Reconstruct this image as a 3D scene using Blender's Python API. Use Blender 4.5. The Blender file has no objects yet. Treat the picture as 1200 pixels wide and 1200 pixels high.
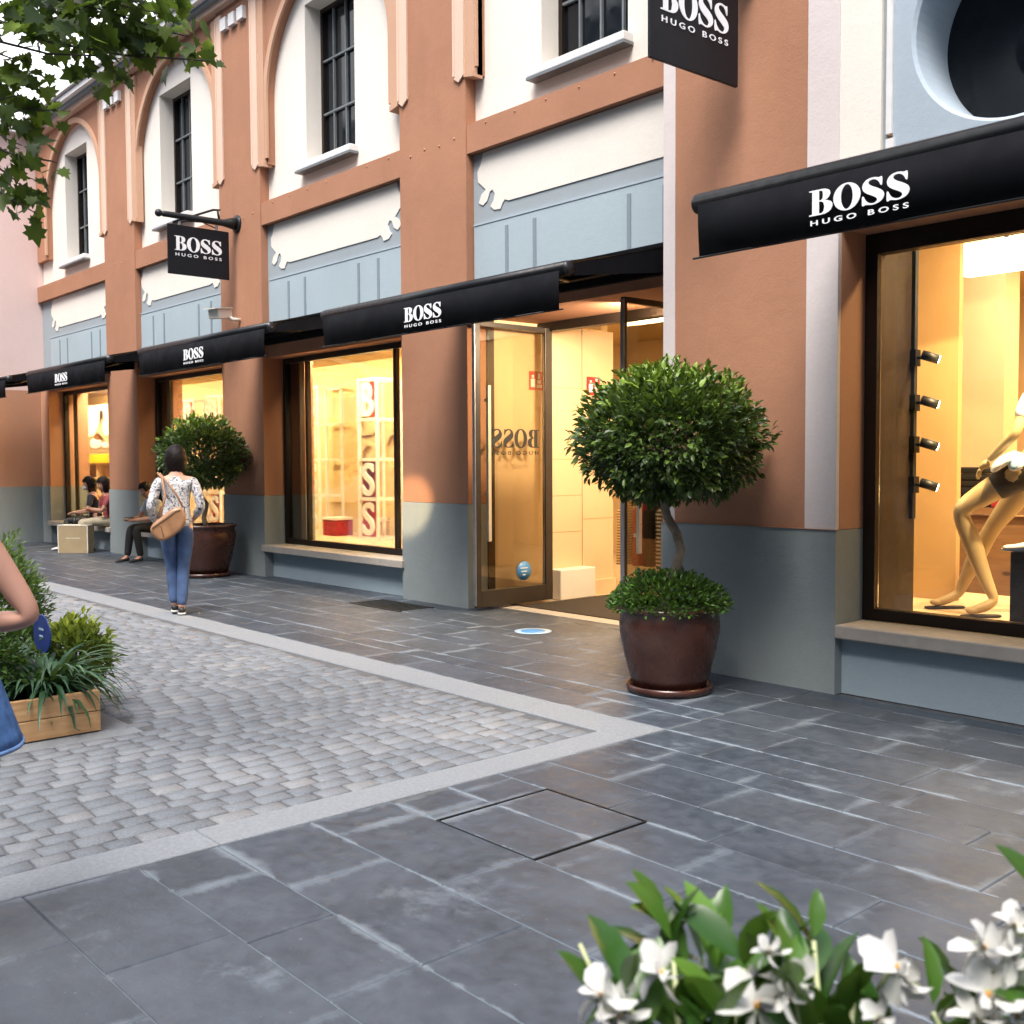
import bpy, bmesh, math, random
import numpy as np
from mathutils import Vector, Matrix, noise as mnoise
random.seed(7); np.random.seed(7)
R = math.radians
scene = bpy.context.scene
col = scene.collection
V = Vector

# ------------------------------------------------------------------ materials
def nn(nt, t, **kw):
    n = nt.nodes.new(t)
    for k, v in kw.items(): setattr(n, k, v)
    return n
def base_mat(name):
    m = bpy.data.materials.new(name); m.use_nodes = True
    nt = m.node_tree
    return m, nt, nt.nodes['Principled BSDF'], nt.nodes['Material Output']
def ramp(nt, fac, stops):
    r = nn(nt, 'ShaderNodeValToRGB')
    e = r.color_ramp.elements
    while len(e) < len(stops): e.new(0.5)
    for i, (p, c) in enumerate(stops):
        e[i].position = p
        e[i].color = (*c, 1) if isinstance(c, tuple) else (c, c, c, 1)
    nt.links.new(fac, r.inputs['Fac']); return r.outputs['Color']
def noise(nt, vec, scale, detail=4, rough=.55):
    n = nn(nt, 'ShaderNodeTexNoise'); n.inputs['Scale'].default_value = scale
    n.inputs['Detail'].default_value = detail; n.inputs['Roughness'].default_value = rough
    if vec is not None: nt.links.new(vec, n.inputs['Vector'])
    return n.outputs['Fac']
def mapping(nt, vec, scale):
    mp = nn(nt, 'ShaderNodeMapping'); mp.inputs['Scale'].default_value = scale
    nt.links.new(vec, mp.inputs['Vector']); return mp.outputs['Vector']
def mixc(nt, fac, a, b, mode='MIX'):
    n = nn(nt, 'ShaderNodeMix', data_type='RGBA', blend_type=mode)
    for s, v in ((0, fac), (6, a), (7, b)):
        if isinstance(v, (int, float)): n.inputs[s].default_value = v
        elif isinstance(v, tuple): n.inputs[s].default_value = (*v, 1)
        else: nt.links.new(v, n.inputs[s])
    return n.outputs[2]
def math_n(nt, op, a, b=None, c=None):
    n = nn(nt, 'ShaderNodeMath', operation=op)
    for i, v in enumerate((a, b, c)):
        if v is None: continue
        if isinstance(v, (int, float)): n.inputs[i].default_value = v
        else: nt.links.new(v, n.inputs[i])
    return n.outputs[0]
def position(nt): return nn(nt, 'ShaderNodeNewGeometry').outputs['Position']
def bump(nt, bsdf, h, strength=.2, dist=.01):
    b = nn(nt, 'ShaderNodeBump'); b.inputs['Strength'].default_value = strength; b.inputs['Distance'].default_value = dist
    nt.links.new(h, b.inputs['Height']); nt.links.new(b.outputs['Normal'], bsdf.inputs['Normal'])
def sc(c, k): return tuple(min(1, x * k) for x in c)

def plain(name, c, rough=.5, metal=0., var=.12, scale=8., bumps=0., bscale=60., spec=.5):
    m, nt, b, o = base_mat(name)
    tc = nn(nt, 'ShaderNodeTexCoord').outputs['Object']
    n = noise(nt, tc, scale)
    nt.links.new(ramp(nt, n, [(.3, sc(c, 1 - var)), (.7, sc(c, 1 + var))]), b.inputs['Base Color'])
    nt.links.new(ramp(nt, noise(nt, tc, scale * 2.3), [(.3, max(.02, rough - .08)), (.7, min(1, rough + .08))]), b.inputs['Roughness'])
    b.inputs['Metallic'].default_value = metal; b.inputs['Specular IOR Level'].default_value = spec
    if bumps: bump(nt, b, noise(nt, tc, bscale), bumps, .004)
    return m
def stucco(name, c, var=.10, grime=.26, bumps=.25):
    m, nt, b, o = base_mat(name)
    p = position(nt)
    big = noise(nt, p, 1.1, 5, .6)
    streak = noise(nt, mapping(nt, p, (3.5, 3.5, .35)), 1.6, 5, .65)
    fine = noise(nt, p, 38, 3)
    c1 = ramp(nt, big, [(.3, sc(c, 1 - var)), (.7, sc(c, 1 + var))])
    c2 = mixc(nt, ramp(nt, streak, [(.55, 0.), (.8, grime)]), c1, sc(c, .62))
    c3 = mixc(nt, ramp(nt, fine, [(.35, .07), (.65, 0.)]), c2, sc(c, .5))
    nt.links.new(c3, b.inputs['Base Color'])
    b.inputs['Roughness'].default_value = .85; b.inputs['Specular IOR Level'].default_value = .25
    h = math_n(nt, 'ADD', math_n(nt, 'MULTIPLY', noise(nt, p, 70, 4, .6), .5), noise(nt, p, 9, 3))
    bump(nt, b, h, bumps, .012)
    return m
def glass_mat(name, tint=(1, 1, 1), ior=1.45):
    m = bpy.data.materials.new(name); m.use_nodes = True
    nt = m.node_tree; nt.nodes.clear()
    out = nn(nt, 'ShaderNodeOutputMaterial')
    t = nn(nt, 'ShaderNodeBsdfTransparent'); t.inputs[0].default_value = (*tint, 1)
    g = nn(nt, 'ShaderNodeBsdfGlossy'); g.inputs['Roughness'].default_value = .01
    f = nn(nt, 'ShaderNodeFresnel'); f.inputs['IOR'].default_value = ior
    mx = nn(nt, 'ShaderNodeMixShader')
    nt.links.new(math_n(nt, 'MULTIPLY', f.outputs[0], .8), mx.inputs[0])
    nt.links.new(t.outputs[0], mx.inputs[1]); nt.links.new(g.outputs[0], mx.inputs[2]); nt.links.new(mx.outputs[0], out.inputs[0])
    return m
def emit_mat(name, c, s):
    m = bpy.data.materials.new(name); m.use_nodes = True
    nt = m.node_tree; nt.nodes.clear()
    out = nn(nt, 'ShaderNodeOutputMaterial'); e = nn(nt, 'ShaderNodeEmission')
    e.inputs[0].default_value = (*c, 1); e.inputs[1].default_value = s
    nt.links.new(e.outputs[0], out.inputs[0]); return m
def leaf_mat(name, dark, light, rough=.4, trans=.25):
    m, nt, b, o = base_mat(name)
    a = nn(nt, 'ShaderNodeAttribute', attribute_name='tint')
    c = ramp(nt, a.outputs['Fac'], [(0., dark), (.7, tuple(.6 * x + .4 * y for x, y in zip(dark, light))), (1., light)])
    nt.links.new(c, b.inputs['Base Color']); b.inputs['Roughness'].default_value = rough
    tr = nn(nt, 'ShaderNodeBsdfTranslucent'); nt.links.new(mixc(nt, .35, c, (.25, .38, .04)), tr.inputs[0])
    mx = nn(nt, 'ShaderNodeMixShader'); mx.inputs[0].default_value = trans
    nt.links.new(b.outputs[0], mx.inputs[1]); nt.links.new(tr.outputs[0], mx.inputs[2]); nt.links.new(mx.outputs[0], o.inputs[0])
    return m
def slate_mat():
    m, nt, b, o = base_mat('slate')
    p = position(nt)
    def edge(layer):
        u = nn(nt, 'ShaderNodeUVMap', uv_map=layer)
        s = nn(nt, 'ShaderNodeSeparateXYZ'); nt.links.new(u.outputs[0], s.inputs[0])
        return math_n(nt, 'MINIMUM', s.outputs[0], s.outputs[1])
    dx, dy = edge('ex'), edge('ey')
    rn = nn(nt, 'ShaderNodeAttribute', attribute_name='rnd'); rnd = rn.outputs['Fac']
    n1 = noise(nt, p, 2.6, 6, .62); n2 = noise(nt, p, 14, 5, .6)
    base = ramp(nt, rnd, [(0., (.024, .033, .044)), (.5, (.038, .051, .068)), (.85, (.060, .075, .095)), (1., (.055, .062, .070))])
    base = mixc(nt, .55, base, ramp(nt, n1, [(.3, (.018, .025, .034)), (.7, (.075, .095, .122))]))
    base = mixc(nt, .2, base, ramp(nt, n2, [(.3, (.012, .016, .022)), (.7, (.11, .125, .15))]))
    # lime bloom that creeps out of the joints, wide and streaky at the cross joints
    streak = noise(nt, mapping(nt, p, (5, 15, 1)), 1.5, 6, .68)
    patch = noise(nt, p, 1.25, 4, .6)
    wx = math_n(nt, 'ADD', math_n(nt, 'MULTIPLY', math_n(nt, 'SUBTRACT', streak, .3), .15), math_n(nt, 'MULTIPLY', math_n(nt, 'SUBTRACT', patch, .52), .20))
    wx = math_n(nt, 'MAXIMUM', wx, .003)
    fx = math_n(nt, 'SUBTRACT', 1., math_n(nt, 'DIVIDE', dx, wx)); fx = math_n(nt, 'MAXIMUM', fx, 0.)
    wy = math_n(nt, 'MAXIMUM', math_n(nt, 'MULTIPLY', math_n(nt, 'SUBTRACT', noise(nt, p, 2.3, 6, .65), .50), .30), .003)
    fy = math_n(nt, 'MAXIMUM', math_n(nt, 'SUBTRACT', 1., math_n(nt, 'DIVIDE', dy, wy)), 0.)
    fx = math_n(nt, 'MULTIPLY', math_n(nt, 'POWER', fx, .8), ramp(nt, patch, [(.42, .03), (.62, .42)]))
    fy = math_n(nt, 'MULTIPLY', math_n(nt, 'POWER', fy, 1.2), .5)
    blot = ramp(nt, noise(nt, p, 1.5, 9, .74), [(.58, 0.), (.76, .55)])
    spk = ramp(nt, noise(nt, p, 55, 2, .4), [(.74, 0.), (.78, .35)])
    f = math_n(nt, 'MAXIMUM', math_n(nt, 'MAXIMUM', fx, fy), math_n(nt, 'MAXIMUM', blot, spk))
    nt.links.new(mixc(nt, f, base, (.28, .335, .38)), b.inputs['Base Color'])
    nt.links.new(ramp(nt, n2, [(.3, .36), (.7, .56)]), b.inputs['Roughness'])
    b.inputs['Specular IOR Level'].default_value = .5
    bump(nt, b, math_n(nt, 'ADD', noise(nt, p, 5, 6, .65), math_n(nt, 'MULTIPLY', n2, .35)), .35, .012)
    return m
def cobble_mat():
    m, nt, b, o = base_mat('cobble_granite')
    p = position(nt)
    rnd = nn(nt, 'ShaderNodeAttribute', attribute_name='rnd').outputs['Fac']
    base = ramp(nt, rnd, [(0., (.088, .108, .130)), (.35, (.110, .132, .156)), (.7, (.134, .155, .178)), (.9, (.164, .180, .198)), (1., (.195, .20, .204))])
    base = mixc(nt, .35, base, ramp(nt, noise(nt, p, 90, 3, .7), [(.35, (.07, .075, .08)), (.65, (.30, .305, .31))]))
    base = mixc(nt, ramp(nt, noise(nt, p, .9, 5), [(.45, 0.), (.75, .35)]), base, (.31, .32, .33))
    nt.links.new(base, b.inputs['Base Color']); b.inputs['Roughness'].default_value = .6
    bump(nt, b, noise(nt, p, 45, 5, .7), .2, .005)
    return m
def pattern_mat(name, stops, scale, rough=.8, distort=2.):
    m, nt, b, o = base_mat(name)
    tc = nn(nt, 'ShaderNodeTexCoord').outputs['Object']
    n = nn(nt, 'ShaderNodeTexNoise'); n.inputs['Scale'].default_value = scale; n.inputs['Detail'].default_value = 3
    n.inputs['Distortion'].default_value = distort; nt.links.new(tc, n.inputs['Vector'])
    c = ramp(nt, n.outputs['Fac'], stops); nt.links.new(c, b.inputs['Base Color'])
    b.inputs['Roughness'].default_value = rough; return m
def stripe_mat(name, a, c, freq, axis=2):
    m, nt, b, o = base_mat(name)
    s = nn(nt, 'ShaderNodeSeparateXYZ'); nt.links.new(position(nt), s.inputs[0])
    f = math_n(nt, 'GREATER_THAN', math_n(nt, 'FRACT', math_n(nt, 'MULTIPLY', s.outputs[axis], freq)), .5)
    nt.links.new(mixc(nt, f, a, c), b.inputs['Base Color']); b.inputs['Roughness'].default_value = .8; return m
def wood_mat(name, a, c, scale=(1.5, 1.5, 14)):
    m, nt, b, o = base_mat(name)
    tc = nn(nt, 'ShaderNodeTexCoord').outputs['Object']
    n = noise(nt, mapping(nt, tc, scale), 2.2, 6, .6)
    knot = nn(nt, 'ShaderNodeTexVoronoi'); knot.inputs['Scale'].default_value = 1.
    nt.links.new(mapping(nt, tc, (3, 2.6, 6.5)), knot.inputs['Vector'])
    cc = ramp(nt, n, [(.3, a), (.7, c)])
    cc = mixc(nt, ramp(nt, knot.outputs['Distance'], [(.08, .9), (.16, 0.)]), cc, sc(a, .25))
    nt.links.new(cc, b.inputs['Base Color']); b.inputs['Roughness'].default_value = .6
    bump(nt, b, n, .3, .004); return m

M = dict(
    orange=stucco('orange_stucco', (.375, .185, .110)),
    orange_trim=stucco('orange_trim', (.47, .255, .16), .04, .1, .2),
    jamb=stucco('jamb_stucco', (.52, .315, .21), .04, .1, .2),
    peach=stucco('peach_trim', (.66, .48, .37), .04, .1, .2),
    white=stucco('white_stucco', (.74, .70, .63), .03, .07, .2),
    lilac=stucco('pale_strip_stucco', (.62, .56, .545), .03, .08, .2),
    grey=stucco('grey_plinth_stucco', (.265, .30, .30), .08, .2, .3),
    frieze=stucco('frieze_grey_stucco', (.30, .345, .37), .04, .1, .2),
    dado=stucco('frieze_blue_stucco', (.355, .435, .475), .05, .12, .2),
    line=stucco('frieze_line_paint', (.21, .26, .30), .04, .1, .2),
    blue=stucco('pale_blue_stucco', (.36, .43, .49), .03, .1, .2),
    bluegrey=stucco('blue_grey_stucco', (.38, .47, .52), .06, .1, .25),
    pink=stucco('pink_stucco', (.70, .54, .50), .03, .1, .2),
    stone=plain('sill_stone', (.42, .38, .33), .6, 0, .1, 12, .2),
    wsill=plain('white_sill', (.66, .66, .65), .6, 0, .05, 12, .1),
    kerb=plain('granite_kerb', (.20, .218, .235), .6, 0, .16, 60, .3, 120),
    mortar=plain('joint_sand', (.085, .088, .092), .95, 0, .2, 20, .3),
    earth=plain('joint_dark', (.055, .055, .055), .95, 0, .2, 20, .3),
    slate=slate_mat(), cobble=cobble_mat(),
    awning=plain('black_canvas', (.0035, .004, .006), .8, 0, .15, 5, .15, 300, .12),
    roller=plain('black_metal', (.005, .0055, .007), .4, .2, spec=.3),
    capmetal=plain('dark_cap_metal', (.03, .03, .034), .35, .5),
    alu=plain('grey_aluminium', (.35, .36, .38), .4, .7),
    letter=plain('white_lettering', (.82, .83, .84), .6, 0, .02),
    black=plain('black_lettering', (.012, .012, .012), .6),
    sign=plain('black_sign_panel', (.006, .0075, .011), .45, 0, .1, 4, spec=.25),
    iron=plain('black_iron', (.020, .022, .024), .45, .5, .1, 20),
    frame=plain('brown_frame_metal', (.016, .010, .007), .45, .1, .12, spec=.3),
    frame_grey=plain('bronze_frame_metal', (.050, .041, .035), .4, .4, .1),
    lattice=plain('window_lattice', (.16, .18, .19), .5, .2),
    pane=plain('dark_window_glass', (.006, .008, .011), .05, 0, .1, 3, spec=.3),
    glass=glass_mat('clear_glass'), doorglass=glass_mat('door_glass', (.93, .90, .84)),
    gold=plain('gold_display_wall', (.66, .50, .24), .6, 0, .05, 3),
    cream=plain('cream_wall', (.68, .50, .30), .55, 0, .04, 3),
    ceiling=plain('shop_ceiling', (.50, .36, .19), .8, 0, .04, 3),
    floor=plain('shop_floor', (.46, .36, .25), .35, 0, .08, 5),
    platform=plain('display_platform', (.66, .50, .31), .5, 0, .05, 5),
    beige=plain('beige_panel', (.40, .26, .12), .45, 0, .05, 3),
    red=plain('red_panel', (.62, .012, .008), .6, spec=.2),
    redsign=plain('red_sign', (.50, .02, .02), .45),
    whitepaint=plain('white_paint', (.78, .75, .68), .5, 0, .03),
    dark=plain('dark_cloth', (.005, .0048, .005), .85, 0, .2, 20),
    wine=plain('wine_cloth', (.30, .012, .016), .85, 0, .2, 20),
    stripe=stripe_mat('striped_cloth', (.62, .56, .45), (.03, .03, .035), 22),
    check=stripe_mat('tan_checked_cloth', (.55, .38, .18), (.16, .09, .04), 30),
    pot=plain('glazed_brown_pot', (.050, .018, .012), .28, 0, .3, 6, .08, 30),
    soil=plain('soil', (.03, .022, .016), .95, 0, .3, 30, .6, 60),
    bark=plain('pale_bark', (.20, .165, .12), .85, 0, .25, 16, .6, 50),
    bark2=plain('dark_bark', (.06, .05, .04), .85, 0, .25, 16, .6, 50),
    topiary=leaf_mat('topiary_leaf', (.010, .030, .014), (.27, .42, .05), .42, .2),
    hedge=leaf_mat('hedge_leaf', (.022, .060, .012), (.13, .28, .03), .45, .22),
    feather=leaf_mat('feathery_leaf', (.05, .11, .025), (.20, .32, .08), .5, .3),
    yellow=leaf_mat('yellow_green_leaf', (.09, .14, .02), (.36, .42, .05), .5, .3),
    strap=leaf_mat('strap_leaf', (.018, .06, .025), (.10, .20, .085), .4, .2),
    plane=leaf_mat('plane_tree_leaf', (.016, .038, .010), (.26, .38, .04), .5, .5),
    flowleaf=leaf_mat('glossy_leaf', (.022, .075, .012), (.13, .27, .035), .3, .22),
    petal=plain('white_petal', (.62, .62, .58), .55, 0, .04, 30),
    bud=plain('cream_bud', (.55, .60, .32), .55, 0, .1, 30),
    throat=plain('orange_throat', (.62, .30, .04), .55),
    pine=wood_mat('pine_wood', (.40, .21, .085), (.60, .38, .18)),
    darkwood=wood_mat('brown_wood', (.16, .085, .04), (.24, .13, .06)),
    skin=plain('skin', (.50, .27, .19), .5, 0, .06, 12, .08, 120),
    skin2=plain('tanned_skin', (.38, .19, .12), .5, 0, .06, 12),
    denim=plain('blue_denim', (.050, .090, .19), .9, 0, .3, 9, .3, 260),
    denim2=plain('light_denim', (.07, .16, .36), .95, 0, .4, 22, .6, 300, .15),
    hem=plain('denim_hem', (.12, .23, .45), .9, 0, .2, 30, .4, 300),
    blouse=pattern_mat('patterned_blouse', [(.36, (.03, .035, .045)), (.44, (.30, .31, .34)), (.50, (.58, .57, .56)), (.58, (.62, .60, .60)), (.66, (.10, .11, .14))], 19),
    florals=pattern_mat('patterned_trousers', [(.4, (.012, .012, .014)), (.58, (.03, .03, .028)), (.66, (.16, .15, .12))], 16),
    hair=plain('dark_hair', (.006, .0035, .0025), .6, 0, .3, 30, .6, 90, .2),
    leather=plain('tan_leather', (.30, .155, .075), .42, 0, .2, 9, .15, 60),
    shoe=plain('black_shoe', (.012, .012, .013), .5), sole=plain('white_sole', (.66, .65, .62), .6),
    khaki=plain('khaki_cloth', (.36, .31, .22), .85, 0, .1, 12), lightshirt=plain('grey_shirt', (.34, .37, .42), .85, 0, .1, 12),
    navy=plain('navy_cloth', (.020, .024, .036), .85, 0, .2, 12), maroon=plain('rose_cloth', (.24, .045, .05), .85, 0, .1, 12),
    mask=plain('white_mask', (.74, .76, .78), .8), eye=plain('eye_white', (.7, .7, .68), .3), iris=plain('dark_iris', (.02, .012, .01), .2), lip=plain('lip', (.36, .12, .10), .45),
    paper=plain('kraft_bag', (.33, .25, .14), .7, 0, .08, 10), paperrim=plain('pale_bag_edge', (.66, .62, .52), .7), printm=plain('pale_print', (.6, .55, .42), .7),
    mann=plain('mannequin_skin', (.42, .32, .17), .45, 0, .04), shorts=plain('dark_shorts', (.020, .014, .010), .7, 0, .2, 12), satin=plain('white_blouse', (.74, .76, .80), .5, 0, .04), skyblue=plain('pale_blue_cloth', (.25, .42, .62), .6),
    poster=plain('poster_white', (.80, .77, .70), .5, 0, .02), yellowm=plain('yellow_strip', (.80, .62, .02), .5), postskin=plain('poster_skin', (.55, .32, .18), .5),
    bluesign=plain('blue_sign', (.010, .035, .20), .4), bluedisc=plain('pale_blue_sticker', (.40, .54, .66), .5), skydisc=plain('bright_blue_sticker', (.07, .26, .58), .4),
    camwhite=plain('white_plastic', (.70, .68, .60), .4, 0, .04), handle=plain('brushed_handle', (.62, .55, .42), .35, .35, .08), mat=plain('door_mat', (.030, .022, .017), .95, 0, .2, 60, .4, 200),
    lamp=emit_mat('lit_lamp', (1, .86, .60), 9.), downlight=emit_mat('lit_downlight', (1, .80, .48), 22.),
)

# ------------------------------------------------------------------ mesh helpers
ORG = {}
class MB:
    def __init__(s): s.v = []; s.f = []; s.mi = []; s.sm = []; s.att = None
    def add(s, v, f, mat=0, smooth=False, mtx=None):
        o = len(s.v)
        if mtx is not None: v = [mtx @ V(p) for p in v]
        s.v += [tuple(p) for p in v]; s.f += [tuple(i + o for i in q) for q in f]
        s.mi += [mat] * len(f); s.sm += [smooth] * len(f); return s
    def box(s, x0, x1, y0, y1, z0, z1, mat=0, mtx=None):
        v = [(x, y, z) for z in (z0, z1) for y in (y0, y1) for x in (x0, x1)]
        return s.add(v, [(0, 2, 3, 1), (4, 5, 7, 6), (0, 1, 5, 4), (2, 6, 7, 3), (0, 4, 6, 2), (1, 3, 7, 5)], mat, False, mtx)
    def prism(s, pts, y0, y1, mat=0, mtx=None):      # polygon in x,z pushed along y
        n = len(pts); a = sum(pts[i][0] * pts[(i + 1) % n][1] - pts[(i + 1) % n][0] * pts[i][1] for i in range(n))
        if a < 0: pts = pts[::-1]
        v = [(x, y0, z) for x, z in pts] + [(x, y1, z) for x, z in pts]
        f = [tuple(range(n)), tuple(range(2 * n - 1, n - 1, -1))] + [(i, i + n, (i + 1) % n + n, (i + 1) % n) for i in range(n)]
        return s.add(v, f, mat, False, mtx)
    def tube(s, pts, r, seg=8, mat=0, mtx=None, cap=True):
        pts = [V(p) for p in pts]; rs = r if isinstance(r, (list, tuple)) else [r] * len(pts)
        vs = []; up = V((0, 0, 1)); prev = None
        for i, p in enumerate(pts):
            d = (pts[min(i + 1, len(pts) - 1)] - pts[max(i - 1, 0)]).normalized()
            if prev is None:
                a = d.cross(up if abs(d.z) < .9 else V((1, 0, 0))).normalized()
            else:
                a = (prev - d * prev.dot(d)).normalized()
            prev = a; b = d.cross(a)
            vs += [p + (a * math.cos(t) + b * math.sin(t)) * rs[i] for t in (2 * math.pi * k / seg for k in range(seg))]
        f = [(i * seg + k, i * seg + (k + 1) % seg, (i + 1) * seg + (k + 1) % seg, (i + 1) * seg + k) for i in range(len(pts) - 1) for k in range(seg)]
        if cap: f += [tuple(range(seg - 1, -1, -1)), tuple(range((len(pts) - 1) * seg, len(pts) * seg))]
        return s.add(vs, f, mat, True, mtx)
    def lathe(s, prof, seg=32, mat=0, mtx=None):
        v = [(r * math.cos(2 * math.pi * k / seg), r * math.sin(2 * math.pi * k / seg), z) for r, z in prof for k in range(seg)]
        f = [(i * seg + k, i * seg + (k + 1) % seg, (i + 1) * seg + (k + 1) % seg, (i + 1) * seg + k) for i in range(len(prof) - 1) for k in range(seg)]
        f += [tuple(range(seg - 1, -1, -1)), tuple(range((len(prof) - 1) * seg, len(prof) * seg))]
        return s.add(v, f, mat, True, mtx)
    def ball(s, c, r, mat=0, sub=2, mtx=None):
        bm = bmesh.new(); bmesh.ops.create_icosphere(bm, subdivisions=sub, radius=1)
        r = r if isinstance(r, (tuple, list)) else (r, r, r)
        v = [(c[0] + p.co.x * r[0], c[1] + p.co.y * r[1], c[2] + p.co.z * r[2]) for p in bm.verts]
        f = [tuple(q.index for q in p.verts) for p in bm.faces]; bm.free()
        return s.add(v, f, mat, True, mtx)
    def build(s, name, mats, parent=None, bevel=0, local=False, tint=None):
        me = bpy.data.meshes.new(name)
        o = ORG.get(parent.name, V((0, 0, 0))) if parent is not None and not local else V((0, 0, 0))
        me.from_pydata([(p[0] - o.x, p[1] - o.y, p[2] - o.z) for p in s.v], [], s.f)
        for m in (mats if isinstance(mats, (list, tuple)) else [mats]): me.materials.append(M[m] if isinstance(m, str) else m)
        me.polygons.foreach_set('material_index', s.mi); me.polygons.foreach_set('use_smooth', s.sm)
        if tint is not None:
            a = me.attributes.new('tint', 'FLOAT', 'POINT'); a.data.foreach_set('value', tint)
        me.update()
        ob = bpy.data.objects.new(name, me); col.objects.link(ob)
        if parent is not None: ob.parent = parent; ORG[ob.name] = o
        if bevel:
            b = ob.modifiers.new('Bevel', 'BEVEL'); b.width = bevel; b.segments = 2; b.limit_method = 'ANGLE'
        return ob
def bx(*a): return MB().box(*a)
def tag(o, label=None, cat=None, group=None, kind=None):
    if label: o['label'] = label
    if cat: o['category'] = cat
    if group: o['group'] = group
    if kind: o['kind'] = kind
    return o
def thing(name, loc, label, cat, group=None, rz=0):
    o = bpy.data.objects.new(name, None); col.objects.link(o); o.location = loc; o.rotation_euler = (0, 0, rz)
    o.empty_display_size = .2; ORG[o.name] = V(loc); return tag(o, label, cat, group)
def copy_tree(o, parent=None):
    c = o.copy(); col.objects.link(c)
    if parent is not None: c.parent = parent
    for ch in list(o.children): copy_tree(ch, c)
    return c

# lettering ------------------------------------------------------------------
def chaikin(p, n=2):
    for _ in range(n):
        q = []
        for i in range(len(p)):
            a, b = p[i], p[(i + 1) % len(p)]
            q += [(a[0] * .75 + b[0] * .25, a[1] * .75 + b[1] * .25), (a[0] * .25 + b[0] * .75, a[1] * .25 + b[1] * .75)]
        p = q
    return p
GB = [[(0, 0), (0, .045), (.09, .06), (.09, .94), (0, .955), (0, 1), (.36, 1), (.46, .985), (.54, .94), (.59, .86), (.60, .76), (.575, .66), (.52, .59), (.44, .545), (.53, .52), (.61, .46), (.66, .37), (.665, .26), (.63, .14), (.56, .06), (.46, .01), (.36, 0)],
      [(.28, .945), (.34, .945), (.385, .90), (.40, .76), (.385, .62), (.34, .565), (.28, .565)],
      [(.28, .515), (.35, .515), (.41, .46), (.44, .29), (.415, .12), (.36, .055), (.28, .055)]]
GO = [[(.37 + .37 * math.cos(t), .5 + .53 * math.sin(t)) for t in [2 * math.pi * k / 40 for k in range(40)]],
      [(.37 + .165 * math.cos(t), .5 + .475 * math.sin(t)) for t in [2 * math.pi * k / 40 for k in range(40)]]]
GS = [chaikin([(.545, .99), (.545, .66), (.505, .66), (.48, .76), (.42, .88), (.32, .95), (.22, .93), (.175, .86), (.19, .78), (.28, .69), (.44, .575), (.56, .45), (.605, .30), (.575, .14), (.47, .025), (.31, -.025), (.19, .0), (.10, .03), (.06, -.01), (.015, -.01), (.015, .36), (.055, .36), (.085, .23), (.17, .09), (.29, .03), (.38, .06), (.425, .13), (.405, .22), (.31, .31), (.16, .42), (.055, .54), (.015, .68), (.04, .84), (.13, .97), (.28, 1.02), (.40, .995), (.465, .965), (.505, .99)], 2)]
def glyphs_to_mesh(polys, depth):
    cu = bpy.data.curves.new('glyph', 'CURVE'); cu.dimensions = '2D'; cu.fill_mode = 'BOTH'; cu.extrude = depth / 2
    for p in polys:
        s = cu.splines.new('POLY'); s.points.add(len(p) - 1); s.use_cyclic_u = True
        for i, (x, y) in enumerate(p): s.points[i].co = (x, y, 0, 1)
    ob = bpy.data.objects.new('glyph', cu); col.objects.link(ob)
    r = grab(ob); bpy.data.objects.remove(ob); bpy.data.curves.remove(cu); return r
def grab(ob):
    dg = bpy.context.evaluated_depsgraph_get(); dg.update()
    me = bpy.data.meshes.new_from_object(ob.evaluated_get(dg))
    r = ([tuple(v.co) for v in me.vertices], [tuple(p.vertices) for p in me.polygons]); bpy.data.meshes.remove(me); return r
def text_mesh(s, depth, spacing=1.0, bold=0.0):
    cu = bpy.data.curves.new('text', 'FONT'); cu.body = s; cu.extrude = depth / 2; cu.space_character = spacing; cu.offset = bold
    ob = bpy.data.objects.new('text', cu); col.objects.link(ob)
    v, f = grab(ob); bpy.data.objects.remove(ob); bpy.data.curves.remove(cu)
    x0 = min(p[0] for p in v); x1 = max(p[0] for p in v); y0 = min(p[1] for p in v); y1 = max(p[1] for p in v)
    return [((p[0] - x0) / (x1 - x0), (p[1] - y0) / (y1 - y0), p[2]) for p in v], f
def boss(width, height, depth):
    """big serif word with the small spaced line beneath; origin at the centre, in the xy plane"""
    polys = []; x = 0
    for g, w in ((GB, .665), (GO, .74), (GS, .62), (GS, .62)):
        for p in g: polys.append([(a + x, b) for a, b in p])
        x += w + .03
    W = x - .03; bh = height * .72
    v, f = glyphs_to_mesh([[(a / W * width - width / 2, b * bh + height * .28 - height / 2) for a, b in p] for p in polys], depth)
    mb = MB().add(v, f)
    v, f = text_mesh('HUGO BOSS', depth, 1.55, .012)
    mb.add([(a * width * .97 - width * .485, b * height * .15 - height / 2, z) for a, b, z in v], f)
    return mb.v, mb.f
BOSS_AWN = boss(.50, .175, .004)
def xz(x, y, z, flip=False):     # the xy drawing plane stood up on the facade, facing -y
    return Matrix(((-1 if flip else 1, 0, 0, x), (0, 0, -1, y), (0, 1, 0, z), (0, 0, 0, 1)))
def yz(x, y, z, flip=False):     # stood up facing +x, reading along +y
    return Matrix(((0, 0, 1, x), (-1 if flip else 1, 0, 0, y), (0, 1, 0, z), (0, 0, 0, 1)))

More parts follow.
